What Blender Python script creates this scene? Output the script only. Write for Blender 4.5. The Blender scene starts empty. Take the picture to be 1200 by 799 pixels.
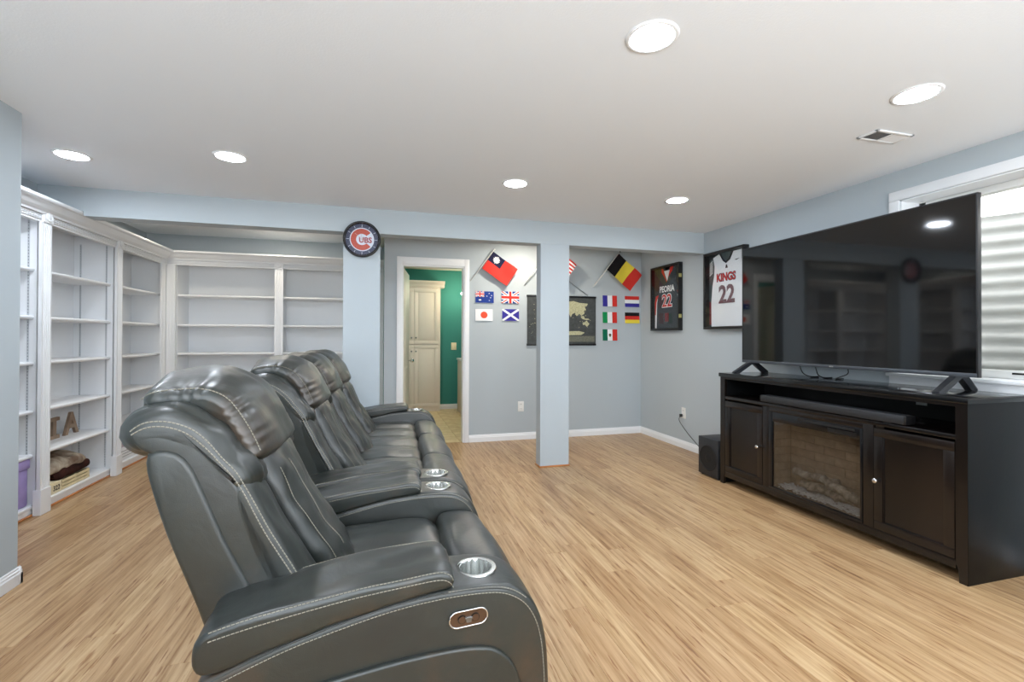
import bpy, bmesh, math, random
from math import sin, cos, pi, radians
from mathutils import Vector, Matrix, noise
random.seed(7)
S = bpy.context.scene
col = S.collection

# ------------------------------------------------------------------ camera, world, exposure
FPX, YAW, PITCH, ROLL, CY = 552.19, .27359, .0063665, .0033222, 392.893
cam_d = bpy.data.cameras.new('camera'); cam = bpy.data.objects.new('camera', cam_d); col.objects.link(cam)
cam_d.sensor_width = 36; cam_d.lens = FPX/1200*36; cam_d.shift_y = -(399.5-CY)/1200
cam_d.clip_start = .02
f = Vector((sin(YAW)*cos(PITCH), cos(YAW)*cos(PITCH), sin(PITCH)))
r0 = Vector((cos(YAW), -sin(YAW), 0)); u0 = r0.cross(f)
rt = cos(ROLL)*r0 + sin(ROLL)*u0; up = -sin(ROLL)*r0 + cos(ROLL)*u0
M = Matrix((rt, up, -f)).transposed().to_4x4(); M.translation = (0, 0, 1.2)
cam.matrix_world = M
S.camera = cam
w = bpy.data.worlds.new('world'); S.world = w; w.use_nodes = True
w.node_tree.nodes['Background'].inputs[0].default_value = (.97, .98, 1, 1)
w.node_tree.nodes['Background'].inputs[1].default_value = 2.6
S.view_settings.view_transform = 'Standard'; S.view_settings.look = 'None'
S.view_settings.gamma = 1; S.view_settings.use_curve_mapping = False
S.view_settings.exposure = 0.9
def area(name, loc, rot, sx, sy, power, color):
    d = bpy.data.lights.new(name, 'AREA'); d.shape = 'RECTANGLE'; d.size = sx; d.size_y = sy; d.energy = power; d.color = color
    o = bpy.data.objects.new(name, d); col.objects.link(o); o.location = loc; o.rotation_euler = rot; return o
# lights added behind the camera: a stand-in for bounced flash, and a rear fill
area('flash_bounce', (.5, -1.8, 1.2), (radians(158), 0, 0), 4.4, 1.2, 135, (.90, .95, 1))
area('rear_fill', (.7, -3.0, 1.75), (radians(92), 0, 0), 4.4, .9, 10, (.95, .97, 1))
LAMP = 116.0      # strength of the recessed diffusers

H, HA = 2.291, 2.37          # main ceiling, alcove ceiling
XR, YB = 3.224, 5.37         # right wall, door wall
XL, YA = -2.53, 6.2          # far left wall, alcove back wall
BY0, BY1, BZ = 4.15, 4.29, 2.084

# ------------------------------------------------------------------ materials
def lin(c):
    return tuple(((v/255/12.92) if v/255 <= .04045 else ((v/255+.055)/1.055)**2.4) for v in c)
MATS = {}
def mat(name, rgb, rough=.5, metal=0, spec=.5, var=0, vscale=4, bump=0, bscale=200, rgb2=None, coat=0, emit=0, stretch=None, glass=False):
    if name in MATS: return MATS[name]
    m = bpy.data.materials.new(name); m.use_nodes = True; MATS[name] = m
    nt = m.node_tree; b = nt.nodes['Principled BSDF']
    c = (*lin(rgb), 1)
    b.inputs['Base Color'].default_value = c
    b.inputs['Roughness'].default_value = rough; b.inputs['Metallic'].default_value = metal
    b.inputs['Specular IOR Level'].default_value = spec
    b.inputs['Coat Weight'].default_value = coat
    b.inputs['Coat Roughness'].default_value = .1
    if emit:
        b.inputs['Emission Color'].default_value = c; b.inputs['Emission Strength'].default_value = emit
    tc = nt.nodes.new('ShaderNodeTexCoord'); src = tc.outputs['Object']
    if stretch:
        mp = nt.nodes.new('ShaderNodeMapping'); mp.inputs['Scale'].default_value = stretch
        nt.links.new(src, mp.inputs[0]); src = mp.outputs[0]
    if var or rgb2:
        n = nt.nodes.new('ShaderNodeTexNoise'); n.inputs['Scale'].default_value = vscale; n.inputs['Detail'].default_value = 4
        nt.links.new(src, n.inputs['Vector'])
        rp = nt.nodes.new('ShaderNodeValToRGB')
        rp.color_ramp.elements[0].position = .35; rp.color_ramp.elements[1].position = .68
        lo = tuple(v*(1-var) for v in c[:3]); hi = lin(rgb2) if rgb2 else tuple(min(1, v*(1+var)) for v in c[:3])
        rp.color_ramp.elements[0].color = (*lo, 1); rp.color_ramp.elements[1].color = (*hi, 1)
        nt.links.new(n.outputs['Fac'], rp.inputs[0]); nt.links.new(rp.outputs[0], b.inputs['Base Color'])
    if bump:
        n2 = nt.nodes.new('ShaderNodeTexNoise'); n2.inputs['Scale'].default_value = bscale; n2.inputs['Detail'].default_value = 3
        nt.links.new(src, n2.inputs['Vector'])
        bp = nt.nodes.new('ShaderNodeBump'); bp.inputs['Strength'].default_value = bump; bp.inputs['Distance'].default_value = .002
        nt.links.new(n2.outputs['Fac'], bp.inputs['Height']); nt.links.new(bp.outputs[0], b.inputs['Normal'])
    return m

def glass_mat(name, tint=(255, 255, 255), refl=1.0, rough=.02):
    m = bpy.data.materials.new(name); m.use_nodes = True; nt = m.node_tree; nt.nodes.clear()
    o = nt.nodes.new('ShaderNodeOutputMaterial'); mx = nt.nodes.new('ShaderNodeMixShader')
    t = nt.nodes.new('ShaderNodeBsdfTransparent'); g = nt.nodes.new('ShaderNodeBsdfGlossy'); fr = nt.nodes.new('ShaderNodeLayerWeight'); fr.inputs[0].default_value = .5
    t.inputs[0].default_value = (*lin(tint), 1); g.inputs['Roughness'].default_value = rough
    pw = nt.nodes.new('ShaderNodeMath'); pw.operation = 'POWER'; pw.inputs[1].default_value = 5
    nt.links.new(fr.outputs['Facing'], pw.inputs[0])
    ad = nt.nodes.new('ShaderNodeMath'); ad.operation = 'MULTIPLY_ADD'; ad.inputs[1].default_value = .9; ad.inputs[2].default_value = .05
    nt.links.new(pw.outputs[0], ad.inputs[0])
    ml = nt.nodes.new('ShaderNodeMath'); ml.operation = 'MULTIPLY'; ml.inputs[1].default_value = refl
    nt.links.new(ad.outputs[0], ml.inputs[0]); nt.links.new(ml.outputs[0], mx.inputs[0])
    nt.links.new(t.outputs[0], mx.inputs[1]); nt.links.new(g.outputs[0], mx.inputs[2]); nt.links.new(mx.outputs[0], o.inputs[0])
    return m

WALL = mat('wall_paint_blue_grey', (180, 189, 194), .75, spec=.25, bump=.25, bscale=160)
CEIL = mat('ceiling_paint', (236, 241, 246), .9, spec=.1, bump=.3, bscale=120)
TRIM = mat('white_trim_paint', (236, 238, 240), .4, spec=.4)
SHELF = mat('white_shelf_paint', (234, 236, 238), .42, spec=.4)
GREEN = mat('green_paint', (62, 138, 130), .7, spec=.3)
CREAM = mat('cream_cabinet_paint', (226, 212, 198), .5)
BLACKW = mat('black_stained_wood', (17, 14, 14), .24, spec=.5, var=.5, vscale=3, bump=.12, bscale=60, rgb2=(30, 22, 18), stretch=(1, 1, .1))
BLACKS = mat('black_stained_side', (11, 12, 13), .4, spec=.25, bump=.1, bscale=60)
BLKP = mat('black_plastic', (14, 14, 15), .35)
BLKM = mat('black_matte', (9, 9, 10), .7)
CHROME = mat('chrome', (215, 215, 215), .14, 1)
STEEL = mat('brushed_steel', (205, 207, 205), .26, 1)
NICKEL = mat('nickel_hinge', (130, 132, 134), .35, 1)
COPPER = mat('bronze_plate', (112, 95, 84), .3, 1)

WHITEP = mat('white_plastic', (232, 232, 228), .4)
OAK = mat('shoe_moulding_wood', (186, 120, 66), .4, var=.2)
DARKGAP = mat('dark_gap', (10, 10, 10), .9)

def leather():
    m = bpy.data.materials.new('grey_green_leather'); m.use_nodes = True; nt = m.node_tree; b = nt.nodes['Principled BSDF']
    tc = nt.nodes.new('ShaderNodeTexCoord')
    n = nt.nodes.new('ShaderNodeTexNoise'); n.inputs['Scale'].default_value = 2.6; n.inputs['Detail'].default_value = 7; n.inputs['Roughness'].default_value = .62
    nt.links.new(tc.outputs['Object'], n.inputs['Vector'])
    rp = nt.nodes.new('ShaderNodeValToRGB'); e = rp.color_ramp.elements
    e[0].position = .3; e[0].color = (*lin((16, 20, 17)), 1); e[1].position = .70; e[1].color = (*lin((60, 44, 29)), 1)  # brown end of the ramp paints warm lamp reflections into the leather colour
    k = e.new(.53); k.color = (*lin((27, 33, 29)), 1)
    nt.links.new(n.outputs['Fac'], rp.inputs[0]); nt.links.new(rp.outputs[0], b.inputs['Base Color'])
    b.inputs['Roughness'].default_value = .44; b.inputs['Specular IOR Level'].default_value = .6
    b.inputs['Coat Weight'].default_value = .5; b.inputs['Coat Roughness'].default_value = .32
    v = nt.nodes.new('ShaderNodeTexVoronoi'); v.inputs['Scale'].default_value = 420
    n2 = nt.nodes.new('ShaderNodeTexNoise'); n2.inputs['Scale'].default_value = 9; n2.inputs['Detail'].default_value = 3
    n2.inputs['Distortion'].default_value = 1.2
    nt.links.new(tc.outputs['Object'], v.inputs['Vector']); nt.links.new(tc.outputs['Object'], n2.inputs['Vector'])
    b1 = nt.nodes.new('ShaderNodeBump'); b1.inputs['Strength'].default_value = .12; b1.inputs['Distance'].default_value = .001
    b2 = nt.nodes.new('ShaderNodeBump'); b2.inputs['Strength'].default_value = .2; b2.inputs['Distance'].default_value = .014
    nt.links.new(v.outputs['Distance'], b1.inputs['Height']); nt.links.new(n2.outputs['Fac'], b2.inputs['Height'])
    nt.links.new(b2.outputs[0], b1.inputs['Normal']); nt.links.new(b1.outputs[0], b.inputs['Normal'])
    return m
LEATHER = leather()
THREAD = mat('pale_thread', (138, 133, 120), .8)

def floor_mat():
    m = bpy.data.materials.new('strand_bamboo'); m.use_nodes = True; nt = m.node_tree; b = nt.nodes['Principled BSDF']
    g = nt.nodes.new('ShaderNodeNewGeometry'); oi = nt.nodes.new('ShaderNodeObjectInfo')
    off = nt.nodes.new('ShaderNodeVectorMath'); off.operation = 'MULTIPLY_ADD'
    cx = nt.nodes.new('ShaderNodeCombineXYZ')
    for i in range(3): nt.links.new(oi.outputs['Random'], cx.inputs[i])
    off.inputs[1].default_value = (7, 31, 3); nt.links.new(cx.outputs[0], off.inputs[0]); nt.links.new(g.outputs['Position'], off.inputs[2])
    def noi(sx, sy, detail, ro):
        mp = nt.nodes.new('ShaderNodeMapping'); mp.inputs['Scale'].default_value = (sx, sy, 1); nt.links.new(off.outputs[0], mp.inputs[0])
        n = nt.nodes.new('ShaderNodeTexNoise'); n.inputs['Scale'].default_value = 1; n.inputs['Detail'].default_value = detail
        n.inputs['Roughness'].default_value = ro; nt.links.new(mp.outputs[0], n.inputs['Vector']); return n.outputs['Fac']
    def ramp(src, stops):
        rp = nt.nodes.new('ShaderNodeValToRGB'); nt.links.new(src, rp.inputs[0]); e = rp.color_ramp.elements
        e[0].position, e[0].color = stops[0][0], (*lin(stops[0][1]), 1); e[1].position, e[1].color = stops[-1][0], (*lin(stops[-1][1]), 1)
        for p, c in stops[1:-1]: k = e.new(p); k.color = (*lin(c), 1)
        return rp.outputs[0]
    base = ramp(noi(55, 2.2, 6, .6), [(.28, (136, 98, 60)), (.45, (174, 144, 105)), (.58, (192, 163, 125)), (.75, (208, 184, 147))])
    fleck = ramp(noi(85, 6, 3, .5), [(.0, (255, 255, 255)), (.60, (255, 255, 255)), (.67, (190, 158, 126)), (.78, (142, 108, 76))])
    mx = nt.nodes.new('ShaderNodeMix'); mx.data_type = 'RGBA'; mx.blend_type = 'MULTIPLY'; mx.inputs[0].default_value = .8
    nt.links.new(base, mx.inputs[6]); nt.links.new(fleck, mx.inputs[7])
    tint = ramp(oi.outputs['Random'], [(0, (228, 216, 206)), (.5, (246, 240, 236)), (1, (255, 252, 248))])
    m2 = nt.nodes.new('ShaderNodeMix'); m2.data_type = 'RGBA'; m2.blend_type = 'MULTIPLY'; m2.inputs[0].default_value = 1
    nt.links.new(mx.outputs[2], m2.inputs[6]); nt.links.new(tint, m2.inputs[7]); nt.links.new(m2.outputs[2], b.inputs['Base Color'])
    b.inputs['Roughness'].default_value = .34; b.inputs['Specular IOR Level'].default_value = .4
    return m
FLOOR = floor_mat()

# ------------------------------------------------------------------ helpers
def meta(o, label=None, cat=None, group=None, kind=None):
    if label: o['label'] = label
    if cat: o['category'] = cat
    if group: o['group'] = group
    if kind: o['kind'] = kind
    return o
def thing(name, label, cat, loc=(0, 0, 0), rotz=0, group=None):
    o = bpy.data.objects.new(name, None); col.objects.link(o); o.location = loc; o.rotation_euler = (0, 0, rotz)
    o.empty_display_size = .1
    return meta(o, label, cat, group)
def world_of(o):
    m = Matrix.Identity(4)
    while o:
        m = Matrix.LocRotScale(o.location, o.rotation_euler, o.scale) @ m; o = o.parent
    return m

class MB:
    def __init__(s): s.bm = bmesh.new(); s.mats = []; s.cur = 0
    def use(s, m):
        if m not in s.mats: s.mats.append(m)
        s.cur = s.mats.index(m); return s
    def _tag(s, faces):
        for fc in faces: fc.material_index = s.cur
    def box(s, x0, x1, y0, y1, z0, z1, bev=0, seg=2):
        x0, x1 = sorted((x0, x1)); y0, y1 = sorted((y0, y1)); z0, z1 = sorted((z0, z1))
        r = bmesh.ops.create_cube(s.bm, size=1, matrix=Matrix.LocRotScale(((x0+x1)/2, (y0+y1)/2, (z0+z1)/2), None, (x1-x0, y1-y0, z1-z0)))
        vs = r['verts']; fs = set(fc for v in vs for fc in v.link_faces)
        s._tag(fs)
        if bev:
            es = list(set(e for v in vs for e in v.link_edges))
            rb = bmesh.ops.bevel(s.bm, geom=es, offset=min(bev, .49*min(x1-x0, y1-y0, z1-z0)), segments=seg, affect='EDGES', profile=.5)
            s._tag(rb['faces'])
        return s
    def cyl(s, c, r, h, axis='z', n=24, r2=None, cap=True):
        rot = {'z': Matrix.Identity(4), 'x': Matrix.Rotation(pi/2, 4, 'Y'), 'y': Matrix.Rotation(-pi/2, 4, 'X')}[axis]
        q = bmesh.ops.create_cone(s.bm, cap_ends=cap, segments=n, radius1=r, radius2=r if r2 is None else r2, depth=h, matrix=Matrix.Translation(c) @ rot)
        s._tag(set(fc for v in q['verts'] for fc in v.link_faces)); return s
    def sph(s, c, r, sc=(1, 1, 1), n=12):
        q = bmesh.ops.create_uvsphere(s.bm, u_segments=n*2, v_segments=n, radius=r, matrix=Matrix.LocRotScale(c, None, sc))
        s._tag(set(fc for v in q['verts'] for fc in v.link_faces)); return s
    def prism(s, pts, vec, cap=True):
        """pts: closed 3D polygon, extruded by vec"""
        vec = Vector(vec); a = [s.bm.verts.new(p) for p in pts]; b = [s.bm.verts.new(Vector(p)+vec) for p in pts]; n = len(pts); fs = []
        if cap: fs += [s.bm.faces.new(a[::-1]), s.bm.faces.new(b)]
        for i in range(n): fs.append(s.bm.faces.new((a[i], a[(i+1) % n], b[(i+1) % n], b[i])))
        s._tag(fs); return s
    def poly(s, pts):
        s._tag([s.bm.faces.new([s.bm.verts.new(p) for p in pts])]); return s
    def tube(s, pts, r, n=8, taper=None, closed=False):
        pts = [Vector(p) for p in pts]; rings = []; m = len(pts)
        for i, p in enumerate(pts):
            d = (pts[(i+1) % m] - pts[i-1]) if closed else (pts[min(i+1, m-1)] - pts[max(i-1, 0)])
            d.normalize(); a = d.orthogonal().normalized() if abs(d.z) > .95 else d.cross(Vector((0, 0, 1))).normalized()
            b = d.cross(a); rr = r if taper is None else r*taper[i]
            rings.append([s.bm.verts.new(p + rr*(cos(2*pi*k/n)*a + sin(2*pi*k/n)*b)) for k in range(n)])
        fs = []
        for i in range(m if closed else m-1):
            A, B = rings[i], rings[(i+1) % m]
            for k in range(n): fs.append(s.bm.faces.new((A[k], A[(k+1) % n], B[(k+1) % n], B[k])))
        if not closed: fs += [s.bm.faces.new(rings[0][::-1]), s.bm.faces.new(rings[-1])]
        s._tag(fs); return s
    def build(s, name, m, parent=None, smooth=False, label=None, cat=None, group=None, kind=None, angle=None, base=True):
        """geometry is authored in world coordinates and re-expressed in the parent's frame (or given a base origin)"""
        bmesh.ops.recalc_face_normals(s.bm, faces=s.bm.faces[:])
        me = bpy.data.meshes.new(name); o = bpy.data.objects.new(name, me)
        if parent is not None:
            Wp = world_of(parent)
            inv = Wp.inverted(); s.bm.transform(inv)
        cs = [v.co for v in s.bm.verts]
        lo = Vector([min(c[i] for c in cs) for i in range(3)]); hi = Vector([max(c[i] for c in cs) for i in range(3)])
        piv = Vector(((lo.x+hi.x)/2, (lo.y+hi.y)/2, lo.z)) if base else Vector((0, 0, 0))
        bmesh.ops.translate(s.bm, verts=s.bm.verts[:], vec=-piv)
        s.bm.to_mesh(me); s.bm.free(); col.objects.link(o); o.location = piv
        if parent is not None: o.parent = parent
        for mm in ([m] if not s.mats else s.mats): me.materials.append(mm)
        if smooth:
            for p in me.polygons: p.use_smooth = True
            if angle: me.set_sharp_from_angle(angle=radians(angle))
        return meta(o, label, cat, group, kind)
def copy_tree(o, parent=None):
    c = o.copy(); col.objects.link(c); c.parent = parent
    for ch in list(o.children): copy_tree(ch, c)
    return c
def box(name, m, b, parent=None, bev=0, **k):
    return MB().box(*b, bev=bev).build(name, m, parent, smooth=bool(bev), angle=40 if bev else None, **k)
def text_mesh(s, size, extrude, mtx, bold=0.0):
    cu = bpy.data.curves.new('t', 'FONT'); cu.body = s; cu.size = size; cu.extrude = extrude; cu.align_x = 'CENTER'; cu.align_y = 'CENTER'
    cu.offset = bold; cu.resolution_u = 3
    o = bpy.data.objects.new('t', cu); col.objects.link(o)
    dg = bpy.context.evaluated_depsgraph_get(); me = bpy.data.meshes.new_from_object(o.evaluated_get(dg))
    bpy.data.objects.remove(o); bpy.data.curves.remove(cu)
    mb = MB(); mb.bm.from_mesh(me); mb.bm.transform(mtx); bpy.data.meshes.remove(me)
    return mb
def frame_mtx(org, ux, uy):
    """matrix whose local x,y axes are ux,uy (world), origin org"""
    ux, uy = Vector(ux), Vector(uy); m = Matrix((ux, uy, ux.cross(uy))).transposed().to_4x4(); m.translation = org; return m

# ------------------------------------------------------------------ setting
ST = dict(kind='structure')
# floor
fl = MB().box(-2.7, 3.4, -3.1, 5.42, -.06, -.012).box(-2.7, .05, 5.42, 6.3, -.06, -.012).box(-2.7, 3.4, -3.1, -.62, -.012, 0).build('floor', FLOOR, base=False, **ST)
PW = .1187
x = .782 - PW*28.0
row = 0
nplank = 0
while x < XR:
    row += 1
    x0, x1 = max(x, XL-.05), min(x+PW, XR+.01)
    if x1 - x0 < .02: x += PW; continue
    yend = YA if x1 < .06 else 5.42
    y = -.62; ln = random.uniform(.5, 1.83)
    while y < yend:
        y1 = min(y+ln, yend)
        if yend - y1 < .15: y1 = yend
        mb = MB(); e = .0012
        b0 = [(x0, y), (x1, y), (x1, y1), (x0, y1)]; b1 = [(x0+e, y+e), (x1-e, y+e), (x1-e, y1-e), (x0+e, y1-e)]
        vs0 = [mb.bm.verts.new((*p, -.011)) for p in b0]; vs1 = [mb.bm.verts.new((*p, -.0012)) for p in b0]; vs2 = [mb.bm.verts.new((*p, 0)) for p in b1]
        for A, B in ((vs0, vs1), (vs1, vs2)):
            for k in range(4): mb.bm.faces.new((A[k], A[(k+1) % 4], B[(k+1) % 4], B[k]))
        mb.bm.faces.new(vs2)
        mb.build('plank', FLOOR, fl); nplank += 1
        y = y1; ln = 1.83
    x += PW

# ceilings
MB().box(-2.7, 3.4, -3.1, BY0, H, H+.1).build('ceiling', CEIL, **ST)
MB().box(-2.7, 3.4, BY0, 6.4, HA, HA+.1).build('ceiling', CEIL, **ST)
# walls
WY0, WY1, WZ0, WZ1 = .62, 2.242, .975, 2.096
WT = .26
MB().box(XR, XR+WT, -3.1, WY0, 0, 2.5).box(XR, XR+WT, WY1, 5.6, 0, 2.5).box(XR, XR+WT, WY0, WY1, 0, WZ0).box(XR, XR+WT, WY0, WY1, WZ1, 2.5).build('wall_right', WALL, **ST)
DX0, DX1, DZ = .236, .940, 2.022
MB().box(.045, DX0, YB, YB+.11, 0, 2.5).box(DX1, XR, YB, YB+.11, 0, 2.5).box(DX0, DX1, YB, YB+.11, DZ, 2.5).build('wall_back', WALL, **ST)
MB().box(XL-.1, .1, YA, YA+.1, 0, 2.5).build('wall_alcove', WALL, **ST)
MB().box(XL-.1, XL, -3.1, YA+.1, 0, 2.5).build('wall_far_left', WALL, **ST)
MB().box(-1.80, -1.69, -3.1, 2.86, 0, H).build('wall_left', WALL, **ST)
MB().box(-2.6, 3.4, -3.2, -3.1, 0, 2.5).build('wall_behind', WALL, **ST)
MB().box(XL, -2.36, 2.86, BY0, 2.12, H).build('soffit', WALL, **ST)
MB().box(-2.086, XR, BY0, BY1, BZ, HA+.02).box(XL, -2.086, BY0, BY1, 2.118, HA+.02).build('ceiling_beam', WALL, **ST)
MB().box(-.296, 0, BY0+.001, BY0+.165, 0, BZ).build('column', WALL, **ST)
pst = MB().box(1.442, 1.727, 4.155, 4.275, 0, BZ).build('post', WALL, **ST)
MB().box(1.436, 1.733, 4.14, 4.152, 0, .014, .004).box(1.429, 1.442, 4.14, 4.275, 0, .014, .004).build('trim_1', OAK, smooth=True, angle=40, **ST)
# baseboards: profile swept along a line
def baseboard(name, p0, p1, nrm, h=.082, t=.014):
    p0, p1, nrm = Vector(p0), Vector(p1), Vector(nrm)
    pr = [(0, 0), (t, 0), (t, h*.62), (t*.75, h*.70), (t*.75, h*.80), (t*.45, h*.86), (t*.45, h*.95), (t*.2, h), (0, h)]
    MB().prism([p0 + nrm*a + Vector((0, 0, z)) for a, z in pr], p1-p0).build(name, TRIM, **ST)
baseboard('baseboard_right', (XR, 3.36, 0), (XR, YB, 0), (-1, 0, 0))
baseboard('baseboard_right', (XR, -3, 0), (XR, 1.6, 0), (-1, 0, 0))
baseboard('baseboard_back', (.995, YB, 0), (XR, YB, 0), (0, -1, 0))
baseboard('baseboard_back', (.045, YB, 0), (.176, YB, 0), (0, -1, 0))
baseboard('baseboard_left', (-1.69, -3, 0), (-1.69, 2.874, 0), (1, 0, 0))
baseboard('baseboard_left', (-1.80, 2.86, 0), (-1.676, 2.86, 0), (0, 1, 0))
baseboard('baseboard_behind', (-1.69, -3.1, 0), (XR, -3.1, 0), (0, 1, 0))

# window
cw = .062
wc = MB()
for a in ((WY0-cw, WY1+cw, WZ1, WZ1+cw), (WY0-cw, WY1+cw, WZ0-cw, WZ0), (WY1, WY1+cw, WZ0, WZ1), (WY0-cw, WY0, WZ0, WZ1)):
    wc.box(XR-.016, XR, *a, .004)
wn = wc.build('window_1', TRIM, smooth=True, angle=40, **ST)
e = .008
MB().box(XR, XR+WT, WY0, WY1, WZ1-e, WZ1-.0005).box(XR, XR+WT, WY0, WY1, WZ0+.0005, WZ0+e).box(XR, XR+WT, WY1-e, WY1-.0005, WZ0, WZ1).box(XR, XR+WT, WY0+.0005, WY0+e, WZ0, WZ1).build('jamb', TRIM, wn)
MB().box(XR-.035, XR+.02, WY0-cw-.01, WY1+cw+.01, WZ0-.012, WZ0+.010, .005).build('sill', TRIM, wn, smooth=True, angle=40)
sf = MB(); fx0, fx1 = XR+.15, XR+.21
for a in ((WY0+e, WY1-e, WZ1-.05, WZ1-e), (WY0+e, WY1-e, WZ0+e, WZ0+.055), (WY1-.055, WY1-e, WZ0, WZ1), (WY0+e, WY0+.055, WZ0, WZ1)):
    sf.box(fx0, fx1, *a, .006)
ymid = 1.2
sf.box(fx0+.005, fx1-.005, ymid-.03, ymid+.03, WZ0+.04, WZ1-.04, .005)
fr = sf.build('window_frame', WHITEP, wn, smooth=True, angle=40)
for a in ((ymid, WY1-.05), (WY0+.05, ymid)):
    MB().box(XR+.178, XR+.182, a[0], a[1], WZ0+.05, WZ1-.045).build('pane', glass_mat('window_glass', (252, 252, 250)), wn)
MB().box(fx0-.012, fx0, 1.66, 1.76, WZ0+.034, WZ0+.044).build('latch', BLKP, wn)
# corrugated window well outside
well = MB(); rows = 150; seg = 28; grid = []
for j in range(rows+1):
    z = .62 + (2.03-.62)*j/rows; d = .017*cos((z-.62)*2*pi/.092)
    d = .014*(1 if d > 0 else -1)*abs(d/.017)**.6
    grid.append([well.bm.verts.new((XR+WT+.02+(.62+d)*sin(pi*k/seg), 1.43+(1.05+d)*cos(pi*k/seg), z)) for k in range(seg+1)])
for j in range(rows):
    for k in range(seg): well.bm.faces.new((grid[j][k], grid[j][k+1], grid[j+1][k+1], grid[j+1][k]))
wl = well.build('window_well', mat('galvanized_steel', (208, 208, 206), .5, 0, var=.08, vscale=5), smooth=True, label='corrugated pale metal window well outside the basement window', cat='window well')
wl.modifiers.new('solid', 'SOLIDIFY').thickness = .003
MB().box(XR+WT, XR+WT+.9, .2, 2.7, .5, .62).build('ground', mat('gravel', (150, 148, 142), .9, bump=.8, bscale=40), **ST)

# door 1 : casing, jamb, leaf
dc = MB(); CW = .058
dc.box(.178, .178+CW, YB-.016, YB, 0, 2.105, .004).box(.940-.006, .992, YB-.016, YB, 0, 2.105, .004).box(.178+CW-.002, .936, YB-.0155, YB, 2.022, 2.105, .004)
d1 = dc.build('door_1', TRIM, smooth=True, angle=40, **ST)
MB().box(.2365, .252, YB-.002, YB+.112, 0, 2.02).box(.922, .9395, YB-.002, YB+.112, 0, 2.02).box(.252, .922, YB-.002, YB+.112, 2.005, 2.0215).build('jamb', TRIM, d1)
lf = Matrix.Translation((.262, YB+.118, 0)) @ Matrix.Rotation(radians(81.5), 4, 'Z')
m_ = MB().box(0, .66, 0, .035, .012, 1.998, .002)
for zz in ((.15, .85), (1.0, 1.85)):
    m_.box(.10, .56, -.004, .002, *zz, .002); m_.box(.10, .56, .033, .039, *zz, .002)
m_.bm.transform(lf); leaf = m_.build('door_leaf', mat('door_leaf_paint', (222, 214, 200), .45), d1)
kn = MB().sph((.60, -.045, .915), .024).cyl((.60, -.02, .915), .008, .05, 'y'); kn.bm.transform(lf); kn.build('door_knob', CHROME, leaf, smooth=True)
for z in (.25, 1.12, 1.78):
    box('hinge', NICKEL, (.2515, .2545, YB+.03, YB+.10, z-.045, z+.045), d1)

# room beyond the door
MB().box(-.1, 1.5, 8.0, 8.1, 0, 2.5).build('wall_bathroom_back', GREEN, **ST)
MB().box(1.40, 1.5, YB+.11, 8.0, 0, 2.5).build('wall_bathroom_right', GREEN, **ST)
MB().box(.045, .15, YB+.11, 8.0, 0, 2.5).build('wall_bathroom_left', GREEN, **ST)
MB().box(-.1, 1.5, YB+.11, 8.1, 2.35, 2.45).build('ceiling', mat('warm_white_ceiling', (232, 226, 212), .9), **ST)
bf = MB().box(-.1, 1.5, 5.42, 8.1, -.05, -.008).build('floor', mat('grout', (170, 140, 100), .8), **ST)
TILE = mat('beige_tile', (224, 190, 138), .35, var=.12, vscale=9, rgb2=(236, 212, 168))
for i in range(5):
    for j in range(9):
        y0, y1 = 5.424+.3*j, 5.42+.3*(j+1)-.004
        if y1 > 8: y1 = 8
        if y1 > y0: box('tile', TILE, (0+.3*i+.002, min(1.4, .3*(i+1)-.002), y0, y1, -.008, 0), bf)
baseboard('baseboard_bathroom', (.96, 8.0, 0), (1.40, 8.0, 0), (0, -1, 0))
# tall cabinet
cb = thing('linen_cabinet', 'tall cream linen cabinet seen through the open door', 'cabinet', (.4, 7.9, 0))
CF = 7.80
MB().box(0.155, .962, CF, 7.995, .0, 2.03, .003).build('body', CREAM, cb)
MB().prism([(0.155, CF-.03, 2.03), (.155, 7.99, 2.03), (.155, 7.99, 2.13), (.155, CF-.10, 2.13), (.155, CF-.10, 2.11), (.155, CF-.05, 2.07)], (.87, 0, 0)).build('crown_moulding', CREAM, cb)
for (xa, xb) in ((.165, .525), (.535, .925)):
    for (za, zb, kz) in ((.08, 1.085, .985), (1.10, 2.0, 1.2+.005)):
        d = MB().box(xa, xb, CF-.010, CF-.0005, za, zb, .001)
        t = .055
        for a in ((xa, xb, za, za+t), (xa, xb, zb-t, zb), (xa, xa+t, za+t, zb-t), (xb-t, xb, za+t, zb-t)): d.box(a[0], a[1], CF-.022, CF-.009, a[2], a[3], .002)
        for a in ((xa+t+.02, xb-t-.02, za+t+.02, zb-t-.02),):
            d.box(a[0], a[1], CF-.019, CF-.009, a[2], a[3], .004)
        g = .004
        dd = d.build('door', CREAM, cb, smooth=True, angle=40)
        kx = xb-.03 if xa < .3 else xa+.03
        MB().sph((kx, CF-.04, kz), .013).cyl((kx, CF-.025, kz), .005, .02, 'y').build('knob', NICKEL, dd, smooth=True)
sw = thing('light_switch', 'cream light switch plate on the green bathroom wall', 'light switch', (1.2, 8.0, 1.05))
px = 1.215
MB().box(px-.045, px+.045, 7.992, 7.9995, 1.0, 1.125, .003).build('plate', mat('cream_plastic', (238, 226, 190), .4), sw, smooth=True, angle=40)
for q in (-.02, .02): box('rocker', mat('cream_plastic', (238, 226, 190), .4), (px+q-.014, px+q+.014, 7.988, 7.993, 1.03, 1.095), sw, .002)
mr = thing('vanity_mirror', 'dark edge of a mirror on the right bathroom wall', 'mirror', (1.4, 7.2, 1.1))
box('mirror_frame', BLKM, (1.378, 1.399, 6.9, 7.83, 1.02, 1.72), mr, .003)
box('mirror_glass', CHROME, (1.374, 1.379, 6.93, 7.80, 1.05, 1.69), mr)
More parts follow.
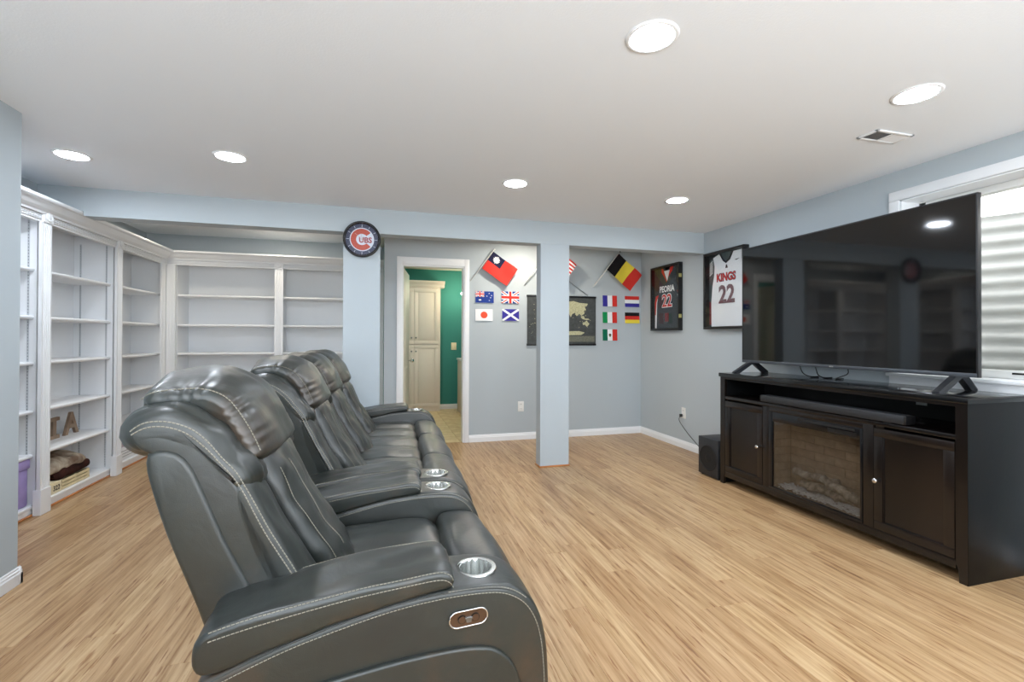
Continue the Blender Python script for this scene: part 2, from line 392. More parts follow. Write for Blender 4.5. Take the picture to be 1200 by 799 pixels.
vn = thing('vanity', 'white topped vanity at the right bathroom wall', 'vanity', (1.3, 7.3, 0))
box('cabinet_body', CREAM, (1.24, 1.395, 6.8, 7.75, 0, .84), vn, .003); box('countertop', TRIM, (1.225, 1.397, 6.78, 7.77, .84, .875), vn, .006)
vl = thing('vanity_light', 'glowing glass vanity light above the mirror beyond the door', 'light', (1.35, 7.6, 1.95))
box('back_plate', NICKEL, (1.385, 1.399, 7.2, 7.75, 1.93, 1.99), vl, .003)
for yy in (7.3, 7.65): MB().sph((1.33, yy, 1.93), .05, (1, 1, 1.1)).build('glass_shade', mat('lit_glass', (255, 236, 205), .4, emit=34), vl, smooth=True)
# ------------------------------------------------------------------ recessed lights
DIFF = mat('lamp_diffuser', (236, 244, 255), .5, emit=LAMP)
DIFF2 = mat('lamp_diffuser_added', (255, 244, 226), .5, emit=165)  # for the added lamp behind the beam
def downlight(x, y, z, label, m=None, r=.074):
    t = thing('recessed_light', label, 'ceiling light', (x, y, z), group='recessed ceiling lights')
    n = 40; mb = MB(); ring = [(r, -.0025), (r+.004, -.006), (r+.013, -.007), (r+.019, -.004), (r+.021, -.0003), (r, -.0003)]
    vs = [[mb.bm.verts.new((x+a*cos(2*pi*k/n), y+a*sin(2*pi*k/n), z+b)) for a, b in ring] for k in range(n)]
    for k in range(n):
        for q in range(len(ring)): mb.bm.faces.new((vs[k][q], vs[(k+1) % n][q], vs[(k+1) % n][(q+1) % len(ring)], vs[k][(q+1) % len(ring)]))
    mb.build('trim_ring', TRIM, t, smooth=True, angle=50)
    MB().cyl((x, y, z-.002), r+.0005, .003, n=n).build('diffuser', m or DIFF, t)
for x, y, l in ((-1.784, 3.43, 'round recessed ceiling light nearest the left wall end, over the bookcase side'),
                (-.873, 3.19, 'round recessed ceiling light second from the left, in front of the beam'),
                (.913, 3.18, 'small round recessed ceiling light in front of the post'),
                (2.245, 3.21, 'small round recessed ceiling light nearest the right wall by the beam'),
                (.942, 1.497, 'largest round recessed ceiling light at the top centre of the photo'),
                (2.292, 1.525, 'round recessed ceiling light beside the air vent')):
    downlight(x, y, H, l)
for x, y in ((-.87, 1.5), (-.87, -.3), (2.29, -.3)):
    downlight(x, y, H, 'round recessed ceiling light out of the photo, %s' % ('above the recliner' if y > 0 else ('behind the camera on the left' if x < 0 else 'behind the camera on the window side')))
downlight(.55, 6.6, 2.35, 'added round light inside the bathroom, unseen above the door head', mat('lamp_diffuser_bath_added', (255, 250, 242), .5, emit=135))  # added lamp, out of sight, to brighten the bathroom
DIFF3 = mat('lamp_diffuser_dim', (255, 244, 226), .5, emit=50)
downlight(-1.02, 5.54, HA, 'round recessed light in the alcove ceiling behind the beam', DIFF3)
downlight(-2.0+.0, 5.1, HA, 'added round light in the alcove ceiling, unseen above the corner shelves', DIFF3)  # added lamp, out of sight, to lift the dark alcove
downlight(1.6, 4.85, HA, 'added round light, unseen behind the beam, brightening the flag wall', DIFF2)  # added lamp, out of sight, to brighten the far end

# vent
v = thing('ceiling_vent', 'white two-way ceiling air vent beside the recessed light', 'air vent', (2.6, 1.89, H))
vx0, vx1, vy0, vy1 = 2.475, 2.735, 1.83, 1.945
m_ = MB()
for a in ((vx0, vx1, vy0, vy0+.016), (vx0, vx1, vy1-.016, vy1), (vx0, vx0+.018, vy0, vy1), (vx1-.018, vx1, vy0, vy1), ((vx0+vx1)/2-.004, (vx0+vx1)/2+.004, vy0, vy1)):
    m_.box(*a, H-.008, H-.0005, .002)
m_.build('frame', TRIM, v, smooth=True, angle=40)
box('duct', DARKGAP, (vx0+.01, vx1-.01, vy0+.01, vy1-.01, H-.0035, H-.0004), v)
for h2, sgn in ((0, 1), (1, -1)):
    for k in range(9):
        xx = vx0+.026+k*.0118+h2*.124
        MB().prism([(xx, vy0+.014, H-.007), (xx+.0015, vy0+.014, H-.007), (xx+.0015+sgn*.006, vy0+.014, H-.0032), (xx+sgn*.006, vy0+.014, H-.0032)], (0, vy1-vy0-.028, 0)).build('slat', TRIM, v)

# ------------------------------------------------------------------ bookcases
STEELV = mat('grey_metal_strip', (196, 200, 204), .5, .2)
XB, XF = XL+.004, -2.245     # left unit: back, shelf front
CRP = [(.0, 2.028), (.020, 2.028), (.024, 2.042), (.036, 2.048), (.052, 2.058), (.070, 2.076), (.082, 2.090), (.100, 2.093), (.105, 2.097), (.108, 2.103), (.108, 2.115), (.0, 2.115)]
Z_SH = [1.665, 1.343, 1.032, .705, .408]
CX, CYY = -2.19, 5.815       # pilaster front planes: left unit, rear unit
# left unit
lb = thing('bookcase', 'white built-in bookcase along the left wall with three open bays', 'bookcase', (-2.36, 4.4, 0))
LY0 = 2.95
box('back_panel', SHELF, (XB, XB+.012, LY0, YA-.004, .02, 2.06), lb)
def panel_y(y0, y1): MB().box(XB+.012, XF+.012, y0, y1, .02, 2.058, .001).build('divider', SHELF, lb)
PIL = [(2.98, 3.09), (3.905, 4.003), (4.85, 4.94), (5.725, CYY)]
for a, b in PIL[:3]: panel_y((a+b)/2-.02, (a+b)/2+.02)
panel_y(5.84, 5.865)
def pilaster(axis, a, b, c, parent, plinth=True):
    """fluted pilaster from a..b along the run, front plane c"""
    mb = MB(); n = 4; wd = b-a
    pts = [(a, -.02), (a, 0)]
    for k in range(n):
        m0 = a+wd*(.14+.72*k/n); m1 = a+wd*(.14+.72*(k+1)/n); q = (m1-m0)
        pts += [(m0+q*.2, 0), (m0+q*.3, -.004), (m0+q*.7, -.004), (m0+q*.8, 0)]
    pts += [(b, 0), (b, -.02)]
    if axis == 'y': P = [(c+d, t, .17) for t, d in pts]
    else: P = [(t, c-d, .17) for t, d in pts]
    mb.prism(P, (0, 0, 1.979-.17))
    if axis == 'y': mb.box(c-.04, c+.006, a-.003, b+.003, .0, .17, .002)
    else: mb.box(a-.003, b+.003, c-.006, c+.04, 0, .17, .002)
    return mb.build('pilaster', SHELF, parent)
for a, b in PIL[:3]: pilaster('y', a, b, CX, lb)
pilaster('y', 5.725, CYY-.002, CX, lb)
def shelf_board(bx, parent, front):
    x0, x1, y0, y1, z = bx
    mb = MB(); th = .026; r = .013
    if front == '+x':
        prof = [(x0, z-th), (x1-r, z-th)] + [(x1-r+r*cos(t), z-r+r*sin(t)) for t in [(-90+30*k)*pi/180 for k in range(1, 6)]] + [(x1-r, z), (x0, z)]
        mb.prism([(px, y0, pz) for px, pz in prof], (0, y1-y0, 0))
    else:
        prof = [(y1, z-th), (y0+r, z-th)] + [(y0+r-r*cos(t), z-r+r*sin(t)) for t in [(-90+30*k)*pi/180 for k in range(1, 6)]] + [(y0+r, z), (y1, z)]
        mb.prism([(x0, py, pz) for py, pz in prof], (x1-x0, 0, 0))
    return mb.build('shelf', SHELF, parent, smooth=True, angle=50)
bays = [(3.09-.04, 3.905+.03), (4.003-.035, 4.85+.025), (4.94-.025, 5.845)]
for bi, (a, b) in enumerate(bays):
    for z in Z_SH: shelf_board((XB+.012, XF, a+.002, b-.002, z), lb, '+x')
    MB().box(XB+.012, XF+.012, a, b, .05, .068, .003).box(XF-.01, XF+.004, a, b, .012, .052, .001).build('base_board', SHELF, lb)
    MB().box(XF+.004, XF+.017, a+.003, b-.003, 0, .013, .004).build('shoe_moulding', OAK, lb, smooth=True, angle=40)
    for xx in (XB+.06, XF-.035):
        for yy, s in ((a, 1), (b, -1)):
            st = MB().box(xx-.006, xx+.006, yy, yy+s*.003, .08, 1.99)
            st.cur = 0
            for k in range(90): st.box(xx-.002, xx+.002, yy+s*.003, yy+s*.0034, .10+k*.021, .105+k*.021)
            o = st.build('shelf_standard', STEELV, lb)
            o.data.materials.clear(); o.data.materials.append(STEELV); o.data.materials.append(DARKGAP)
            me = o.data
            for p in me.polygons: p.material_index = 1 if p.index >= 6 else 0
def frieze(axis, a, b, c, parent):
    z0, z1 = 1.976, 2.036; n = 3; pts = [(-.03, z0), (0, z0), (0, z0+.010)]
    for k in range(n):
        q0 = z0+.012+k*(z1-z0-.024)/n; q = (z1-z0-.024)/n
        pts += [(.001, q0+q*.1), (.009, q0+q*.35), (.009, q0+q*.65), (.001, q0+q*.9)]
    pts += [(0, z1), (-.03, z1)]
    if axis == 'y': MB().prism([(c-.008+d, a, z) for d, z in pts], (0, b-a, 0)).build('frieze', SHELF, parent)
    else: MB().prism([(a, c+.008-d, z) for d, z in pts], (b-a, 0, 0)).build('frieze', SHELF, parent)
frieze('y', LY0, CYY-.02, CX-.004, lb)
def rosette(axis, p, c, parent):
    mb = MB(); hw = .046
    if axis == 'y':
        mb.box(c-.01, c+.010, p-hw, p+hw, 1.976, 2.055, .002).cyl((c+.012, p, 2.016), .031, .006, 'x').cyl((c+.016, p, 2.016), .022, .008, 'x', r2=.014)
        mb.tube([(c+.014, p+.027*cos(t*pi/8), 2.016+.027*sin(t*pi/8)) for t in range(16)], .004, 6, closed=True)
    else:
        mb.box(p-hw, p+hw, c-.010, c+.01, 1.976, 2.055, .002).cyl((p, c-.012, 2.016), .031, .006, 'y').cyl((p, c-.016, 2.016), .022, .008, 'y')
        mb.tube([(p+.027*cos(t*pi/8), c-.014, 2.016+.027*sin(t*pi/8)) for t in range(16)], .004, 6, closed=True)
    mb.build('rosette', SHELF, parent)
for a, b in PIL[:3]: rosette('y', (a+b)/2, CX, lb)
MB().prism([(CX-.010+d, LY0, z) for d, z in CRP], (0, CYY-LY0-.004, 0)).build('crown_moulding', SHELF, lb)
MB().box(XB, CX, LY0, YA-.01, 2.060, 2.075).build('top_panel', SHELF, lb)
# rear unit
box('corner_block', SHELF, (CX-.03, CX+.004, CYY-.03, CYY+.02, 1.977, 2.056), lb)
rb = thing('bookcase', 'white built-in bookcase across the alcove back wall, its right side hidden by the clock column', 'bookcase', (-1.2, 6.0, 0))
RY, RYF = YA-.004, CYY+.055
RX1 = .042
box('back_panel', SHELF, (-2.2, RX1, RY-.012, RY, .02, 2.06), rb)
pilaster('x', -2.188, -2.105, CYY, rb)
pilaster('x', -1.142, -1.052, CYY, rb)
pilaster('x', -.052, RX1, CYY, rb)
for xx in (-2.115, -1.097, .026): box('divider', SHELF, (xx-.012, xx+.012, RYF-.01, RY-.012, .02, 2.058), rb)
for a, b in ((-2.10, -1.112), (-1.082, RX1-.004)):
    for z in Z_SH: shelf_board((a, b, RYF, RY-.012, z), rb, '-y')
    MB().box(a, b, RYF-.012, RY-.012, .05, .068, .003).box(a, b, RYF-.004, RYF+.01, .012, .052, .001).build('base_board', SHELF, rb)
    box('shoe_moulding', OAK, (a, b, RYF-.017, RYF-.004, 0, .013), rb, .004)
frieze('x', CX-.004, RX1, CYY+.004, rb)
rosette('x', -1.097, CYY, rb)
MB().prism([(CX-.004, CYY+.010-d, z) for d, z in CRP], (RX1-CX+.004, 0, 0)).build('crown_moulding', SHELF, rb)
MB().box(CX, RX1, CYY, RY, 2.060, 2.075).build('top_panel', SHELF, rb)

# ------------------------------------------------------------------ soft shapes (lofts with rounded ends)
def smooth_closed(ctrl, n=72):
    P = [Vector((a, b)) for a, b in ctrl]; m = len(P); dense = []
    for i in range(m):
        p0, p1, p2, p3 = P[i-1], P[i], P[(i+1) % m], P[(i+2) % m]
        # centripetal-ish: plain Catmull-Rom with reduced tension
        for k in range(16):
            t = k/16; t2, t3 = t*t, t*t*t; T = .42
            m1, m2 = (p2-p0)*T, (p3-p1)*T
            lim = (p2-p1).length
            if m1.length > lim: m1 = m1*(lim/m1.length)
            if m2.length > lim: m2 = m2*(lim/m2.length)
            dense.append((2*t3-3*t2+1)*p1+(t3-2*t2+t)*m1+(-2*t3+3*t2)*p2+(t3-t2)*m2)
    L = [0]
    for i in range(len(dense)): L.append(L[-1]+(dense[(i+1) % len(dense)]-dense[i]).length)
    out = []; j = 0
    for k in range(n):
        s = L[-1]*k/n
        while L[j+1] < s: j += 1
        u = (s-L[j])/max(1e-9, L[j+1]-L[j]); out.append(dense[j].lerp(dense[(j+1) % len(dense)], u))
    return out
def normals2(P):
    n = len(P); A = sum(P[i].x*P[(i+1) % n].y-P[(i+1) % n].x*P[i].y for i in range(n)); sg = 1 if A > 0 else -1; N = []
    for i in range(n):
        t = (P[(i+1) % n]-P[i-1]); t.normalize(); N.append(Vector((t.y, -t.x))*sg)
    return N
def slab(mb, ctrl, y0, y1, r=.02, puff=0.0, n=72, ny=14, wr=None, capb=.006, puffw=None, raw=False, flare=0):
    """profile in (x,z) swept along y, ends rounded by r, mid swollen by puff (puffw(p) weights it)"""
    P = [Vector(c) for c in ctrl] if raw else smooth_closed(ctrl, n)
    N = normals2(P); cen = sum(P, Vector((0, 0)))/len(P); rings = []
    prm = []
    for k in range(5): a = k/4*pi/2; prm.append((y0+r*(1-sin(a)) if False else y0+r*(1-sin(a)), r*(1-cos(a))))
    # from end face (inset r) to full section
    seq = [(y0+r*(1-cos(k/5*pi/2)), r*(1-sin(k/5*pi/2))) for k in range(0, 6)]
    ys = [(y0+r+(y1-y0-2*r)*k/ny, 0) for k in range(1, ny)]
    seq2 = [(y1-r*(1-cos(k/5*pi/2)), r*(1-sin(k/5*pi/2))) for k in range(5, -1, -1)]
    allr = seq+ys+seq2
    def ring(y, inset, shrink=1.0, bul=0):
        u = (y-y0)/(y1-y0); sw = puff*(max(0, sin(pi*u))**.7)
        vs = []
        for p, nn in zip(P, N):
            wgt = puffw(p, nn) if puffw else 1
            q = p-nn*inset+nn*sw*wgt
            if shrink != 1: q = cen+(q-cen)*shrink
            co = Vector((q.x, y+bul+flare*wgt*(2*u-1)**3, q.y))
            if wr and shrink == 1: co += Vector((nn.x, 0, nn.y))*wr(p, u)
            vs.append(mb.bm.verts.new(co))
        return vs
    rings = [ring(y, i) for y, i in allr]
    fs = []
    m = len(P)
    for A, B in zip(rings, rings[1:]):
        for k in range(m): fs.append(mb.bm.faces.new((A[k], A[(k+1) % m], B[(k+1) % m], B[k])))
    fs.append(mb.bm.faces.new(rings[0])); fs.append(mb.bm.faces.new(rings[-1][::-1]))
    mb._tag(fs); return mb
def catmull(pts, n=10):
    P = [Vector(p) for p in pts]; out = []
    for i in range(len(P)-1):
        p0, p1, p2, p3 = P[max(0, i-1)], P[i], P[i+1], P[min(len(P)-1, i+2)]
        for k in range(n):
            t = k/n; t2, t3 = t*t, t*t*t
            out.append(.5*((2*p1)+(p2-p0)*t+(2*p0-5*p1+4*p2-p3)*t2+(3*p1-p0-3*p2+p3)*t3))
    out.append(P[-1]); return out
from mathutils.bvhtree import BVHTree
def stitches(mb, pts, step=.0085, ln=.0064, r=.0012, trees=None, out=None):
    P = catmull(pts); L = [0]
    if trees:            # settle the seam on the leather: out is the outward direction per point
        Q = []
        for i, p in enumerate(P):
            o_ = out(i/(len(P)-1)) if callable(out) else Vector(out); o_ = o_.normalized(); best = None
            for t in trees:
                h = t.ray_cast(p+o_*.07, -o_, .12)
                if h[0] is not None and (best is None or h[3] < best[1]): best = (h[0], h[3])
            Q.append((best[0]+o_*.0008) if best else p)
        for _ in range(2): Q = [Q[0]]+[(Q[i-1]+Q[i]*2+Q[i+1])/4 for i in range(1, len(Q)-1)]+[Q[-1]]
        P = Q
    for a, b in zip(P, P[1:]): L.append(L[-1]+(b-a).length)
    def at(s):
        j = 0
        while j < len(L)-2 and L[j+1] < s: j += 1
        return P[j].lerp(P[j+1], (s-L[j])/max(1e-9, L[j+1]-L[j]))
    s = .002
    while s+ln < L[-1]:
        mb.tube([at(s), at(s+ln)], r, 4); s += step
    return mb

# ------------------------------------------------------------------ reclining seats (local: +x faces the television, y along the row)
SEAM = [(-.537, .984), (-.506, 1.0), (-.465, 1.0), (-.424, .983), (-.388, .951), (-.356, .912), (-.311, .850), (-.257, .735), (-.191, .617), (-.13, .50)]
LIP = [(-.533, .965), (-.509, .948), (-.48, .941), (-.45, .935), (-.426, .916), (-.404, .874), (-.38, .833), (-.336, .719), (-.283, .604)]
def wrinkle(sc, amp, seed):
    def fn(p, u):
        return amp*noise.noise(Vector((p.x*sc, u*sc*.4, p.y*sc+seed)))
    return fn
def seat_unit(T, ya, yb, seed=0, hw=None):
    """one seat between ya and yb in the local frame of thing T"""
    W0 = world_of(T)
    yc = (ya+yb)/2; hw = hw or (yb-ya)/2-.004; b0, b1 = yc-hw, yc+hw
    TR = {}
    def fin(mb, name, parent=T, m=LEATHER, kind=None):
        if kind is None: TR.setdefault(name, []).append(BVHTree.FromBMesh(mb.bm))
        mb.bm.transform(world_of(T)); return mb.build(name, m, parent, smooth=True, angle=60, kind=kind)
    # backrest core: side faces visible under the wing seams
    core = [(-.537, .984), (-.506, .995), (-.465, .994), (-.426, .976), (-.392, .945), (-.361, .905), (-.318, .845), (-.265, .73), (-.20, .61), (-.15, .50), (-.16, .36),
            (-.33, .36), (-.365, .5), (-.43, .70), (-.465, .85), (-.49, .925), (-.515, .943), (-.532, .962)]
    back = fin(slab(MB(), core, b0, b1, .010, 0, n=110), 'backrest')
    shell = [(-.502, .935), (-.47, .944), (-.436, .932), (-.412, .90), (-.384, .833), (-.340, .719), (-.287, .604), (-.23, .47), (-.22, .12), (-.33, .12), (-.37, .45), (-.398, .56), (-.466, .755), (-.502, .89)]
    fin(slab(MB(), shell, b0-.007, b1+.007, .014, 0, n=90), 'rear_shell', back)
    # wings: an upper roll over the top and a lower flat pad, each side
    wy = .142 if hw > .28 else .135
    up_ = [(-.540, .975), (-.53, .997), (-.506, 1.008), (-.465, 1.010), (-.420, .993), (-.383, .960), (-.350, .918), (-.309, .858), (-.325, .838), (-.37, .87), (-.42, .925), (-.48, .955), (-.52, .955)]
    lo_ = [(-.309, .852), (-.283, .805), (-.250, .735), (-.185, .619), (-.125, .505), (-.125, .46), (-.20, .48), (-.27, .62), (-.325, .76), (-.335, .835)]
    pw = lambda p: 1.0
    for s0, s1, nm in ((b0, b0+wy, 'a'), (b1-wy, b1, 'b')):
        fin(slab(MB(), up_, s0, s1, .018, .034, n=80, wr=wrinkle(16, .010, seed), capb=.002), 'upper_wing', back)
        fin(slab(MB(), lo_, s0, s1, .016, .016, n=80, wr=wrinkle(12, .004, seed+3), capb=.002), 'lower_wing', back)
    # centre cushion
    cc = [(-.325, .90), (-.290, .880), (-.262, .835), (-.222, .745), (-.168, .655), (-.112, .565), (-.088, .505), (-.10, .465), (-.19, .47), (-.25, .6), (-.33, .76), (-.36, .86)]
    cush = fin(slab(MB(), cc, b0+wy-.004, b1-wy+.004, .022, .030, n=90, ny=22, wr=wrinkle(16, .008, seed+7), capb=.002), 'back_cushion', back)
    # headrest
    h0, h1 = b0+.078, b1-.078
    hr = [(-.550, 1.035), (-.538, 1.056), (-.50, 1.070), (-.426, 1.073), (-.368, 1.046), (-.324, .990), (-.296, .93), (-.284, .897), (-.296, .876), (-.325, .890), (-.37, .945), (-.43, .985), (-.50, .99), (-.548, 1.0)]
    def hwgt(p, nn):
        return max(0, min(1, (nn.x*.45+nn.y*.89+.25)/.9))
    def hwr(p, u):       # pleats that die out away from the side seams
        e = min(u, 1-u); k = math.exp(-e*9)
        return k*.0042*sin((p.x+p.y*-.6)*210+noise.noise(Vector((p.x*9, p.y*9, seed)))*5)*(.5+noise.noise(Vector((p.x*20, p.y*20, seed+2)))) + .009*noise.noise(Vector((p.x*12, u*5, p.y*12+seed)))
    head = fin(slab(MB(), hr, h0, h1, .024, .042, n=150, ny=30, wr=hwr, puffw=hwgt, capb=.002, flare=.018), 'headrest')
    # seat cushion (two halves with a lengthwise seam) and foot cushion
    sc = [(-.17, .47), (-.16, .512), (-.06, .524), (.08, .526), (.175, .520), (.210, .50), (.218, .46), (.205, .38), (-.15, .38)]
    for s0, s1 in ((ya+.001, yc), (yc, yb-.001)):
        mb = slab(MB(), sc, s0, s1, .014, .014, n=80, wr=wrinkle(9, .008, seed+s0), capb=0)
        fin(mb, 'seat_cushion')
    ft = [(.222, .45), (.226, .507), (.248, .534), (.305, .537), (.365, .518), (.405, .468), (.424, .39), (.428, .28), (.420, .13), (.36, .10), (.26, .12), (.22, .30)]
    fin(slab(MB(), ft, ya+.002, yb-.002, .016, .013, n=90, ny=20, wr=wrinkle(9, .008, seed+9), capb=0), 'footrest')
    # stitching, one joined mesh
    st = MB(); f3 = lambda pts, y, o=0: [(a+o, y, b+o*.6) for a, b in pts]
    nrm = []
    for i, p in enumerate(SEAM):
        a = Vector(SEAM[max(0, i-1)]); b = Vector(SEAM[min(len(SEAM)-1, i+1)]); t = (b-a).normalized(); nrm.append(Vector((-t.y, t.x)))
    wt = TR['upper_wing']+TR['lower_wing']+TR['backrest']
    for (off, k2) in ((.004, .55), (-.007, 2.2)):
        for yy, sg in ((b0, 1), (b1, -1)):
            def od(u, sg=sg, k2=k2):
                n = nrm[min(len(nrm)-1, int(round(u*(len(nrm)-1))))]; return Vector((n.x, -sg*k2, n.y))
            stitches(st, [(p[0]+n.x*off, yy+sg*.004, p[1]+n.y*off) for p, n in zip(SEAM, nrm)], trees=wt, out=od, r=.0016, step=.0088, ln=.0068)
    HS = [(-.548, 1.050), (-.50, 1.065), (-.426, 1.068), (-.368, 1.043), (-.327, .986), (-.300, .93), (-.290, .905)]
    for yy, sg in ((h0, 1), (h1, -1)):
        stitches(st, [(a, yy+sg*.006, b) for a, b in HS], trees=TR['headrest'], out=(.35, -sg*.9, .55), r=.0014)
    for yy in (b0+wy+.020, b0+wy+.095, b1-wy-.020):
        stitches(st, [(-.262+.013, yy, .850), (-.222+.016, yy, .762), (-.168+.018, yy, .668), (-.112+.012, yy, .58)], trees=TR['back_cushion'], out=(.8, 0, .4), r=.001)
    fin(st, 'stitching', back, THREAD, 'stuff')
ARM = [(-.36, .07), (-.36, .45), (-.353, .492), (-.30, .515), (-.20, .548), (-.078, .578), (.04, .600), (.15, .609), (.25, .606), (.315, .592), (.362, .558), (.392, .50), (.407, .42), (.412, .30), (.412, .07), (.30, .05), (-.30, .05)]
PAD = [(-.366, .535), (-.362, .576), (-.335, .600), (-.25, .616), (-.078, .641), (.06, .653), (.135, .657), (.165, .648), (.174, .628), (.162, .612), (.10, .604), (-.078, .574), (-.20, .545), (-.32, .512), (-.352, .512)]
def arm_unit(T, y0, y1, seed=0, outer=None, plate=False):
    W = world_of(T)
    P = smooth_closed(ARM, 120)
    mb = slab(MB(), ARM, y0, y1, .016, .004, n=120, capb=0)
    mb.bm.transform(W); body = mb.build('arm', LEATHER, T, smooth=True, angle=60)
    yc = (y0+y1)/2; cx, cz = .243, .607
    # hole for the cup holder
    cut = MB().cyl(W @ Vector((cx, yc, .60)), .0425, .16, n=32).build('cutter', LEATHER)
    md = body.modifiers.new('b', 'BOOLEAN'); md.operation = 'DIFFERENCE'; md.object = cut; md.solver = 'EXACT'
    bpy.context.view_layer.update()
    me = bpy.data.meshes.new_from_object(body.evaluated_get(bpy.context.evaluated_depsgraph_get()))
    body.modifiers.clear(); body.data = me; bpy.data.objects.remove(cut)
    # cup holder: flange + ribbed cup
    n = 96; prof = [(.0535, 0), (.0525, .003), (.047, .0042), (.0415, .003), (.040, -.002), (.039, -.06), (.037, -.066), (.0, -.067)]
    ch = MB(); rings = []
    for a, b in prof:
        rib = .0009 if b < -.001 and a > .02 else 0
        rings.append([ch.bm.verts.new((cx+(a+rib*cos(k*2*pi/n*16))*cos(2*pi*k/n), yc+(a+rib*cos(k*2*pi/n*16))*sin(2*pi*k/n), cz+.0015+b)) for k in range(n)] if a > 0 else None)
    cv = ch.bm.verts.new((cx, yc, cz-.0655))
    for A, B in zip(rings, rings[1:]):
        for k in range(n):
            if B: ch.bm.faces.new((A[k], A[(k+1) % n], B[(k+1) % n], B[k]))
            else: ch.bm.faces.new((A[k], A[(k+1) % n], cv))
    ch.bm.transform(W); ch.build('cup_holder', STEEL, T, smooth=True, angle=50, label='brushed steel cup holder')
    mb = slab(MB(), PAD, y0-.003, y1+.003, .013, .001, n=110, ny=18, wr=wrinkle(9, .006, seed), capb=.0)
    pt = [BVHTree.FromBMesh(mb.bm)]; t2 = slab(MB(), ARM, y0, y1, .016, .004, n=120, capb=0); bt = [BVHTree.FromBMesh(t2.bm)]; t2.bm.free()
    mb.bm.transform(W); pad = mb.build('arm_pad', LEATHER, T, smooth=True, angle=60)
    st = MB()
    top = [(-.335, .594), (-.25, .611), (-.078, .636), (.06, .648), (.135, .652), (.160, .643), (.170, .628)]
    for yy, sg in ((y0-.003, 1), (y1+.003, -1)):
        for dz, iy, oz in ((.003, .004, 1.3), (-.013, 0, .12)):
            stitches(st, [(a, yy+sg*iy, b+dz) for a, b in top], trees=pt, out=(.05, -sg, oz))
    body_top = [(-.345, .485), (-.20, .536), (-.078, .566), (.04, .588), (.15, .597), (.25, .595), (.305, .583), (.350, .551), (.379, .497), (.393, .42), (.398, .30), (.398, .12)]
    for yy, sg in ((y0, 1), (y1, -1)):
        stitches(st, [(a, yy, b-.004) for a, b in body_top], trees=bt, out=(0, -sg, 0))
        stitches(st, [(a+.006, yy+sg*.003, b+.008) for a, b in body_top[4:8]], trees=bt, out=(.2, -sg, 1.3))
    st.bm.transform(W); st.build('stitching', THREAD, T, smooth=False, kind='stuff')
    # welt cords
    wc_ = MB()
    for yy, sg in ((y0, 1), (y1, -1)):
        wc_.tube([(a, yy+sg*.0035, b+.0055) for a, b in [tuple(v)[:2] for v in [(q.x, q.y) for q in [Vector((p[0], p[1])) for p in body_top]]]] if False else [(v.x, yy+sg*.0035, v.z+.0055) for v in catmull([(a, 0, b) for a, b in body_top], 6)], .0022, 6)
    wc_.bm.transform(W); wc_.build('welt', LEATHER, T, smooth=True)
    if outer is not None:
        yy = y0 if outer < 0 else y1
        pn = [(-.33, .09), (-.33, .40), (-.25, .432), (-.10, .458), (.06, .474), (.19, .476), (.265, .462), (.315, .415), (.338, .34), (.345, .20), (.345, .09)]
        mb = slab(MB(), pn, yy-.012 if outer < 0 else yy-.004, yy+.004 if outer < 0 else yy+.012, .0075, 0, n=110, ny=3, capb=-.003)
        mb.bm.transform(W); mb.build('side_panel', LEATHER, T, smooth=True, angle=70)
    if plate:
        yy = y0; cxp, czp = .205, .541; hw, rr = .026, .0175
        def stad(hw, rr, y): return [(cxp+hw+rr*cos(t), y, czp+.05*(hw)+rr*sin(t)) for t in [(-90+15*k)*pi/180 for k in range(13)]]+[(cxp-hw+rr*cos(t), y, czp-.05*hw+rr*sin(t)) for t in [(90+15*k)*pi/180 for k in range(13)]]
        mb = MB().prism(stad(hw, rr, yy+.002), (0, -.006, 0)); mb.bm.transform(W)
        pl = mb.build('control_plate', COPPER, T, smooth=True, angle=40, label='bronze control plate with two round buttons')
        mb = MB().tube(stad(hw+.001, rr+.001, yy-.004), .0022, 8, closed=True); mb.bm.transform(W); mb.build('rim', CHROME, pl, smooth=True)
        for dx in (-.016, .016):
            mb = MB().cyl((cxp+dx, yy-.0045, czp+dx*.05), .0098, .003, 'y', 24); mb.bm.transform(W); mb.build('button_ring', BLKP, pl, smooth=True, angle=40)
            mb = MB().cyl((cxp+dx, yy-.006, czp+dx*.05), .008, .003, 'y', 24); mb.bm.transform(W); mb.build('button', COPPER, pl, smooth=True, angle=40)
        mb = MB().box(cxp-.006, cxp+.006, yy-.008, yy-.003, czp-.009, czp+.004, .001).box(cxp-.011, cxp+.011, yy-.0075, yy-.003, czp-.003, czp+.003, .001); mb.bm.transform(W); mb.build('port_cover', NICKEL, pl)
A = thing('recliner', 'grey-green leather power recliner nearest the camera, single seat', 'recliner', (0, 1.10, 0), radians(1.2))
arm_unit(A, .0, .188, 1, outer=-1, plate=True)
seat_unit(A, .190, .706, 1, hw=.288)
arm_unit(A, .712, .880, 2)
mb = MB().box(-.30, .36, .02, .87, .0, .11); mb.bm.transform(world_of(A)); mb.build('base', BLKM, A)
B = thing('reclining_sofa', 'three-seat grey-green leather reclining sofa standing beyond the single recliner', 'sofa', (-.006, 2.008, 0), radians(-1.75))
arm_unit(B, .0, .168, 3)
sw_ = (1.880-.168)/3
for k in range(3): seat_unit(B, .169+k*sw_, .169+(k+1)*sw_, 20+11*k, hw=.281)
arm_unit(B, 1.884, 2.064, 4, outer=1)
mb = MB().box(-.30, .36, .02, 2.04, .0, .11); mb.bm.transform(world_of(B)); mb.build('base', BLKM, B)

